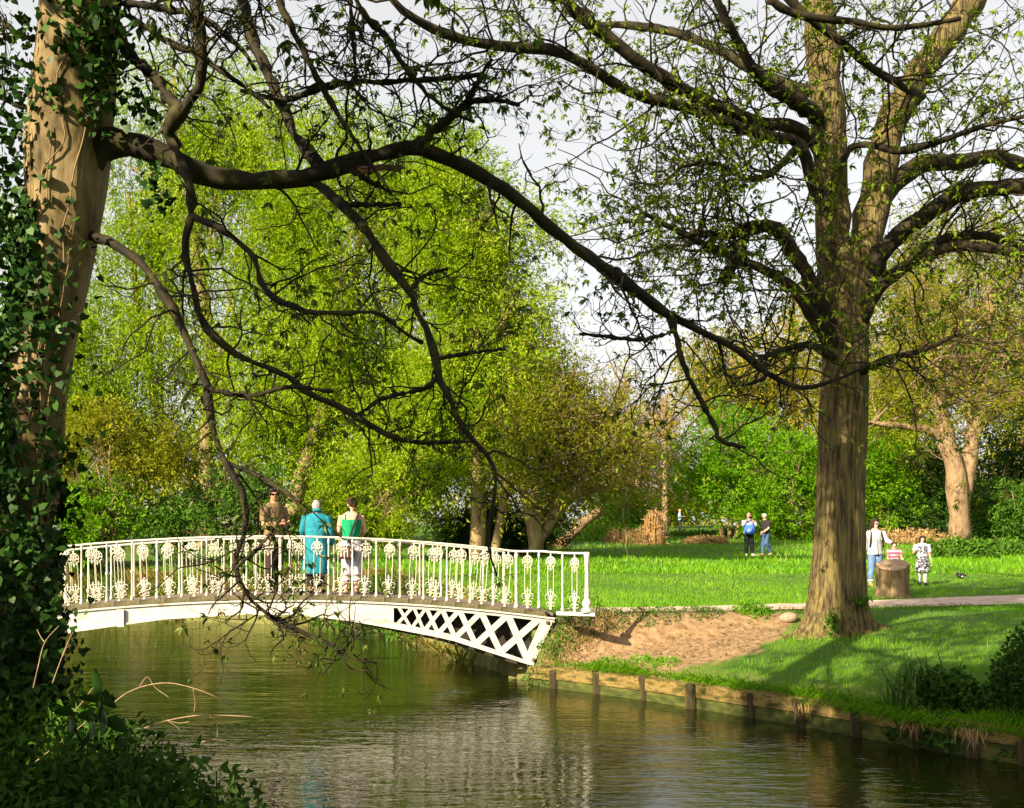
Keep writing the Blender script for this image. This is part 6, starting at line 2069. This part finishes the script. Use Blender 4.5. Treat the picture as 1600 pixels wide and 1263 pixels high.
def coat(mb):
    f.torso(mb, .55, .85, .03)
    H = f.H
    mb.rings([(0, -.005, z_ * H, a_ * H, b_ * H) for z_, a_, b_ in ((.2, .15, .115), (.3, .143, .11), (.42, .133, .1), (.52, .122, .094), (.6, .112, .085), (.66, .112, .08))], 20)
    for q in 'LR':
        f.arm(mb, q, 0, .96, .022)


f.cloth("coat", mt, coat)
f.cloth("collar", mt, lambda mb: mb.tube([f.hp(-.04, -.02, -.07), f.hp(-.025, -.052, -.06), f.hp(.025, -.052, -.06), f.hp(.04, -.02, -.07)], .02 * f.H, 8))
f.trousers(cmat("dark_stockings", (.03, .02, .02)), inf=.004, name="stockings", flare=0)
f.shoes(cmat("dark_shoe", (.02, .015, .012)))
f.hair(noise_mat("white_hair", [(.25, .24, .22), (.45, .43, .4)], nscale=40, bump=.8, bscale=60), back=-.055, vol=1.1)
f.face()

# --- woman in the green top, from behind, with a bag
x, Y, z = deck_at(549, 1.0)
f = Fig("woman in a green strap top and cropped white trousers on the bridge, seen from behind", 549, 0, Y, 1.64, 8, z=z, vox=.013,
        J=dict(yaw=-28, nod=6, shL=(-.1, 0, .81), shR=(.1, 0, .81), elL=(-.13, .03, .65), wrL=(-.1, .13, .6), hdL=(.2, 1, .1), elR=(.13, .03, .65), wrR=(.09, .13, .6), hdR=(-.2, 1, .1)))
f.body()


def top_(mb):
    f.torso(mb, .55, .782, .012)


gm_ = cmat("green_jersey", (.004, .25, .1))
f.cloth("strap_top", gm_, top_)
for sx in (-1, 1):
    MB().tube([np.array([sx * .06, -.058, .77]) * f.H, np.array([sx * .062, -.05, .815]) * f.H, np.array([sx * .06, .0, .845]) * f.H, np.array([sx * .055, .06, .775]) * f.H], .009, 6).build("strap", gm_, f.t)
f.trousers(cmat("white_cotton_trousers", (.5, .46, .52)), b=.76, inf=.017, flare=.012)
for q in 'LR':
    k_ = f.p('kn' + q) * .42 + f.p('an' + q) * .58
    MB().tube([k_ + np.array([0, 0, .03]), k_ - np.array([0, 0, .02])], [.083, .083], 14).build("turn_up", cmat("white_cuff", (.54, .5, .56)), f.t)
f.shoes(cmat("brown_sandal", (.16, .07, .04)))
f.hair(cmat("brown_hair", (.035, .014, .008), sc=40), back=-.04, vol=1.06)
f.cloth("hair_bun", cmat("brown_hair_bun", (.035, .014, .008), sc=40), lambda mb: (mb.ball(f.hp(0, -.066, .01), .026 * f.H, 10, 8), mb.tube([f.hp(0, -.06, .0), f.hp(.005, -.06, -.04)], [.02 * f.H, .012 * f.H], 8)))
f.face()
lx_ = Vector((math.cos(R(8)), math.sin(R(8)), 0))
ly_ = Vector((-math.sin(R(8)), math.cos(R(8)), 0))
o0 = Vector(f.t.location)


def fw_(a, b, c):
    return np.array(o0 + lx_ * a * f.H + ly_ * b * f.H) + np.array([0, 0, c * f.H])


M_strap = cmat("black_webbing", (.012, .012, .014))
t = thing("shoulder_bag", "striped brown shoulder bag on a black strap behind the woman in green", "bag", tuple(fw_(-.03, -.09, .36)))
mb = MB()
qs = [fw_(.075, -.005, .85), fw_(.068, -.05, .815), fw_(.04, -.082, .73), fw_(.0, -.088, .62), fw_(-.03, -.095, .52)]
vv = []
for q in qs:
    vv += [q - np.array([.022, 0, 0]), q + np.array([.022, 0, 0]), q + np.array([.022, -.008, 0]), q + np.array([-.022, -.008, 0])]
mb.add(vv, [[4 * i + j, 4 * i + (j + 1) % 4, 4 * i + 4 + (j + 1) % 4, 4 * i + 4 + j] for i in range(4) for j in range(4)])
mb.build("strap", M_strap, t, smooth=False)
M_bagc = [cmat("bag_brown", (.06, .03, .03)), cmat("bag_cream", (.45, .36, .28))]
c0 = fw_(-.045, -.115, .43)
mb = MB()
mb.rings([(c0[0], c0[1], c0[2] + z_, a_, b_) for z_, a_, b_ in ((-.12, .11, .03), (-.1, .135, .045), (0, .14, .05), (.08, .125, .04), (.11, .1, .02))], 16)
mb.build("bag_body", M_bagc[0], t)
for i in range(4):
    xx_ = -.09 + i * .055
    MB().box((c0[0] + xx_, c0[1] - .052 + .012 * abs(i - 1.5), c0[2] - .01), (.018, .008, .13)).build("stripe", M_bagc[1], t, smooth=False)

# --- woman in the white blouse beside the stump
p = ground_px(1366, 917, 18)
W_ = Fig("woman in a white blouse, jeans and sunglasses resting a hand on the small girl's head", 1367, 917, p[1], 1.67, 180, z=p[2], vox=.017,
         J=dict(yaw=-22, shL=(-.105, 0, .805), elL=(-.16, .04, .67), wrL=(-.235, .07, .645), hdL=(-.8, .1, -.25), elR=(.15, 0, .64), wrR=(.155, .02, .51), hdR=(.05, .1, -1), anR=(.07, .01, .045), toR=(.075, .11, .02), anL=(-.06, -.05, .05), toL=(-.07, .05, .015), knL=(-.06, .0, .285)))
f = W_
f.body()


def blouse(mb):
    f.torso(mb, .5, .84, .028)
    H = f.H
    mb.rings([(0, 0, z_ * H, a_ * H, b_ * H) for z_, a_, b_ in ((.47, .118, .085), (.55, .112, .082), (.62, .105, .078))], 18)
    for q in 'LR':
        f.arm(mb, q, 0, .93, .02)


f.cloth("blouse", cmat("white_linen", (.46, .44, .44)), blouse)
f.cloth("scarf_tail", cmat("pale_scarf", (.7, .64, .66)), lambda mb: mb.tube([np.array(q) * f.H for q in ((.01, .085, .72), (.012, .095, .6), (.005, .1, .47))], [.02, .028, .022], 8))
f.trousers(cmat("blue_denim", (.07, .13, .26), (.14, .22, .38), sc=8), b=.88, inf=.013, name="jeans")
for q in 'LR':
    k_ = f.p('kn' + q) * .2 + f.p('an' + q) * .8
    MB().tube([k_ + np.array([0, 0, .03]), k_ - np.array([0, 0, .025])], [.062, .064], 14).build("turn_up", cmat("pale_denim", (.5, .52, .6)), f.t)
f.shoes(cmat("tan_sandal", (.3, .18, .1)))
f.hair(cmat("dark_brown_hair", (.025, .012, .01), sc=40), back=-.06, vol=1.16, long=.05)
f.glasses()
f.face()
for sx in (-1, 1):
    MB().tube([np.array(q) * f.H for q in ((sx * .07, -.06, .8), (sx * .072, -.01, .85), (sx * .074, .06, .8), (sx * .09, .085, .7), (sx * .1, .07, .58))], .018, 6).build("rucksack_strap", M_strap, f.t)
# slim pale object at her side
hx = p[0] - .155 * 1.67
t = thing("pale_cane", "slim pale stick held upright by the woman in white, half hidden by the big trunk", "stick", (hx, p[1] - .03, p[2]))
MB().tube([(hx + .02, p[1] - .04, p[2] + .02), (hx + .0, p[1] - .04, p[2] + .35), (hx - .01, p[1] - .035, p[2] + .78)], [.022, .03, .022], 8).build("shaft", cmat("pale_cloth", (.7, .62, .55)), t)
MB().tube([(hx + .001, p[1] - .04, p[2] + .36), (hx - .001, p[1] - .04, p[2] + .4)], [.033, .033], 8).build("band", M_strap, t)

# --- small girl behind the stump
p2_ = (P(1397, 905, p[1] - .35))
pz2 = gz1(p2_[0], p2_[1])
f = Fig("small girl in a pink and white striped top standing behind the stump", 1397, 905, p[1] - .35, 1.15, 176, z=pz2, vox=.015,
        J=dict(head=(0, .01, .9), neck=(0, 0, .82), elL=(-.15, .02, .63), wrL=(-.17, .1, .53), hdL=(-.1, .4, -1), elR=(.14, .03, .63), wrR=(.12, .12, .56), hdR=(0, 1, -.2)), wide=1.12)
f.J['yaw'] = 0
f.body()
M_stripe = mat("striped_jersey", (.8, .75, .78))


def stripes(m):
    n, l = m.node_tree.nodes, m.node_tree.links
    tc = n.new("ShaderNodeTexCoord")
    sx = n.new("ShaderNodeSeparateXYZ")
    l.new(tc.outputs['Object'], sx.inputs[0])
    mu = n.new("ShaderNodeMath")
    mu.operation = 'MULTIPLY'
    mu.inputs[1].default_value = 11
    l.new(sx.outputs['Z'], mu.inputs[0])
    fr_ = n.new("ShaderNodeMath")
    fr_.operation = 'FRACT'
    l.new(mu.outputs[0], fr_.inputs[0])
    rp = n.new("ShaderNodeValToRGB")
    rp.color_ramp.interpolation = 'CONSTANT'
    rp.color_ramp.elements[0].color = (.78, .1, .22, 1)
    rp.color_ramp.elements[1].position = .5
    rp.color_ramp.elements[1].color = (.5, .46, .5, 1)
    l.new(fr_.outputs[0], rp.inputs[0])
    l.new(rp.outputs[0], n["Principled BSDF"].inputs['Base Color'])


stripes(M_stripe)
f.shirt(M_stripe, sleeve=.3, name="striped_top")
f.trousers(cmat("blue_shorts", (.2, .25, .4)), b=.45, name="shorts")
f.shoes(cmat("small_shoe", (.4, .2, .2)))
f.hair(cmat("brown_child_hair", (.04, .015, .01), sc=40), back=-.06, vol=1.16)
f.face()

# --- girl in the black and white dress
p = ground_px(1441, 915, 18)
f = Fig("girl with long dark hair in a black and white patterned dress walking on the lawn", 1441, 915, p[1], 1.26, 172, z=p[2], vox=.015,
        J=dict(head=(0, .012, .915), neck=(0, 0, .84), nod=12, elR=(.16, .0, .66), wrR=(.2, .12, .64), hdR=(.3, .8, .2), elL=(-.145, -.02, .62), wrL=(-.17, -.0, .47), hdL=(-.2, .1, -1), anR=(.05, -.05, .05), knR=(.05, .0, .28), anL=(-.045, .05, .045), toL=(-.05, .15, .02)), wide=.98)
f.body()
M_print = mat("black_white_print", (.8, .78, .8))


def printn(m):
    n, l = m.node_tree.nodes, m.node_tree.links
    tc = n.new("ShaderNodeTexCoord")
    v_ = n.new("ShaderNodeTexNoise")
    v_.inputs['Scale'].default_value = 13
    v_.inputs['Detail'].default_value = 1
    v_.inputs['Distortion'].default_value = 2.5
    l.new(tc.outputs['Object'], v_.inputs['Vector'])
    rp = n.new("ShaderNodeValToRGB")
    rp.color_ramp.interpolation = 'CONSTANT'
    rp.color_ramp.elements[0].color = (.012, .01, .02, 1)
    rp.color_ramp.elements[1].position = .53
    rp.color_ramp.elements[1].color = (.48, .46, .52, 1)
    l.new(v_.outputs['Fac'], rp.inputs[0])
    l.new(rp.outputs[0], n["Principled BSDF"].inputs['Base Color'])


printn(M_print)


def dress(mb):
    f.torso(mb, .55, .83, .014)
    H = f.H
    mb.rings([(0, 0, z_ * H, a_ * H, b_ * H) for z_, a_, b_ in ((.27, .15, .12), (.38, .135, .108), (.5, .112, .085), (.58, .098, .072), (.62, .092, .066))], 20)


f.cloth("dress", M_print, dress)
f.cloth("blouse", cmat("pale_grey_blouse", (.5, .52, .6)), lambda mb: (f.torso(mb, .77, .85, .018), [f.arm(mb, q, 0, .42, .02) for q in 'LR']))
f.cloth("sash", cmat("pale_sash", (.68, .66, .72)), lambda mb: mb.rings([(0, 0, z_ * f.H, .1 * f.H, .074 * f.H) for z_ in (.57, .585, .61, .63)], 18))
f.trousers(cmat("white_tights", (.55, .53, .55)), inf=.004, name="tights", flare=0, hi=.52)
f.shoes(cmat("black_shoe", (.015, .012, .012)))
f.hair(cmat("dark_long_hair", (.025, .01, .012), sc=40), back=-.06, vol=1.12, long=.12)
f.face()

# --- couple on the lawn
p = ground_px(1170, 869, 25)
f = Fig("man in a pale shirt holding a camera to his face, blue bag across his front", 1170, 868, p[1], 1.74, 178, z=p[2], vox=.02,
        J=dict(elL=(-.16, .06, .7), wrL=(-.04, .13, .85), hdL=(.5, .2, .7), elR=(.16, .06, .7), wrR=(.04, .13, .85), hdR=(-.5, .2, .7), nod=8, anR=(.06, 0, .045), anL=(-.085, -.02, .045), toL=(-.12, .07, .018), knL=(-.07, .01, .285)), wide=1.18)
f.body()
f.shirt(cmat("pale_blue_shirt", (.42, .46, .6)), sleeve=.7, inf=.02, slinf=.025)
f.trousers(cmat("black_trousers", (.012, .012, .014)), inf=.02)
f.shoes(cmat("white_trainer", (.75, .74, .72)))
f.hair(cmat("grey_sandy_hair", (.4, .26, .18)), back=-.03, vol=1.02)
f.face()
f.cloth("waistcoat", cmat("dark_blue_waistcoat", (.01, .02, .12)), lambda mb: f.torso(mb, .55, .8, .03, .92))
c = np.array(f.t.location) + np.array([0, 0, 0])
hy = c[1] - .15 * 1.74
t = thing("camera", "small dark red camera held up by the man in the pale shirt", "camera", (c[0], hy, c[2] + .87 * 1.74))
MB().box((c[0], hy - .03, c[2] + .895 * 1.74), (.14, .05, .085)).build("camera_body", cmat("camera_dark", (.08, .01, .02)), t)
MB().tube([(c[0] + .01, hy - .055, c[2] + .895 * 1.74), (c[0] + .01, hy - .1, c[2] + .895 * 1.74)], [.03, .028], 12).build("lens", M_lens, t)
t = thing("blue_bag", "bright blue bag carried on the chest of the man with the camera", "bag", (c[0] - .02, c[1] - .25, c[2] + .55 * 1.74))
mb = MB()
mb.rings([(c[0] - .03, c[1] - .24, c[2] + z_ * 1.74, a_, b_) for z_, a_, b_ in ((.5, .17, .06), (.52, .2, .1), (.6, .22, .12), (.68, .2, .1), (.725, .13, .05))], 16)
mb.build("bag_body", cmat("blue_nylon", (.06, .16, .75)), t)
MB().box((c[0] - .05, c[1] - .37, c[2] + .585 * 1.74), (.2, .03, .16)).build("pocket", cmat("light_blue_nylon", (.2, .32, .8)), t)
MB().tube([(c[0] + .12, c[1] - .25, c[2] + .7 * 1.74), (c[0] + .15, c[1] - .1, c[2] + .84 * 1.74), (c[0] + .1, c[1] + .05, c[2] + .85 * 1.74)], .02, 6).build("strap", M_strap, t)

p = ground_px(1197, 869, 25)
f = Fig("bald man in a black T-shirt and jeans stepping to the left on the lawn", 1197, 869, p[1], 1.72, 115, z=p[2], vox=.02,
        J=dict(chest=(0, .02, .74), neck=(0, .04, .85), head=(0, .055, .925), elL=(-.14, .04, .64), wrL=(-.12, .18, .56), hdL=(.1, 1, -.5), elR=(.14, -.03, .64), wrR=(.14, .05, .5), hdR=(0, .2, -1), knR=(.05, .06, .285), anR=(.055, .05, .045), toR=(.06, .16, .02), knL=(-.05, .03, .29), anL=(-.05, -.12, .07), toL=(-.055, -.03, .025)), wide=1.16)
f.body()
f.shirt(cmat("black_cotton", (.025, .018, .02)), sleeve=.42, inf=.022, slinf=.022, lo=.5, name="t_shirt")
f.trousers(cmat("mid_blue_denim", (.05, .1, .2)), inf=.018, name="jeans")
f.shoes(cmat("tan_trainer", (.5, .3, .2)))
f.hair(cmat("white_cropped_hair", (.75, .68, .66)), back=-.03, vol=1.0)
f.face()

# --- man with the hat far off
p = ground_px(1062, 828, 40)
f = Fig("far off man in a sun hat and blue shirt holding a camera by the bushes", 1062, 828, min(p[1], 84), 1.74, -100, z=gz1((1062 - 800) / F * min(p[1], 84), min(p[1], 84)), vox=.02,
        J=dict(elL=(-.14, .04, .66), wrL=(-.05, .16, .68), hdL=(.3, 1, .1), elR=(.14, .03, .65), wrR=(.06, .17, .67), hdR=(-.3, 1, .1), knR=(.05, .05, .285), anR=(.055, .06, .05), toR=(.06, .16, .02), anL=(-.05, -.08, .05), toL=(-.055, .02, .02)))
f.body()
f.shirt(cmat("sky_blue_shirt", (.32, .42, .7)), sleeve=.6, inf=.022, slinf=.022)
f.trousers(cmat("charcoal_trousers", (.02, .02, .025)), inf=.018)
f.shoes(cmat("dark_boot", (.03, .025, .02)))
f.face()


def hat(mb):
    for z_, r in ((.035, .085), (.04, .083)):
        pass
    mb.rings([(f.hp(0, 0, 0)[0], f.hp(0, 0, 0)[1], f.hp(0, 0, z_)[2], r * f.H, r * f.H) for z_, r in ((.03, .08), (.042, .075), (.05, .055), (.075, .05), (.085, .035))], 16)


f.cloth("hat", cmat("straw_hat", (.6, .5, .32)), hat)
hh_ = np.array(f.t.location) + np.array([.17 * 1.74, -.02, .69 * 1.74])
t = thing("camera", "dark camera in the hands of the far man in the sun hat", "camera", tuple(hh_))
MB().box(tuple(hh_ + np.array([.04, 0, 0])), (.1, .15, .1)).build("camera_body", M_strap, t)
MB().tube([hh_ + np.array([.08, 0, 0]), hh_ + np.array([.26, -.01, .02])], [.045, .05], 10).build("lens", M_lens, t)
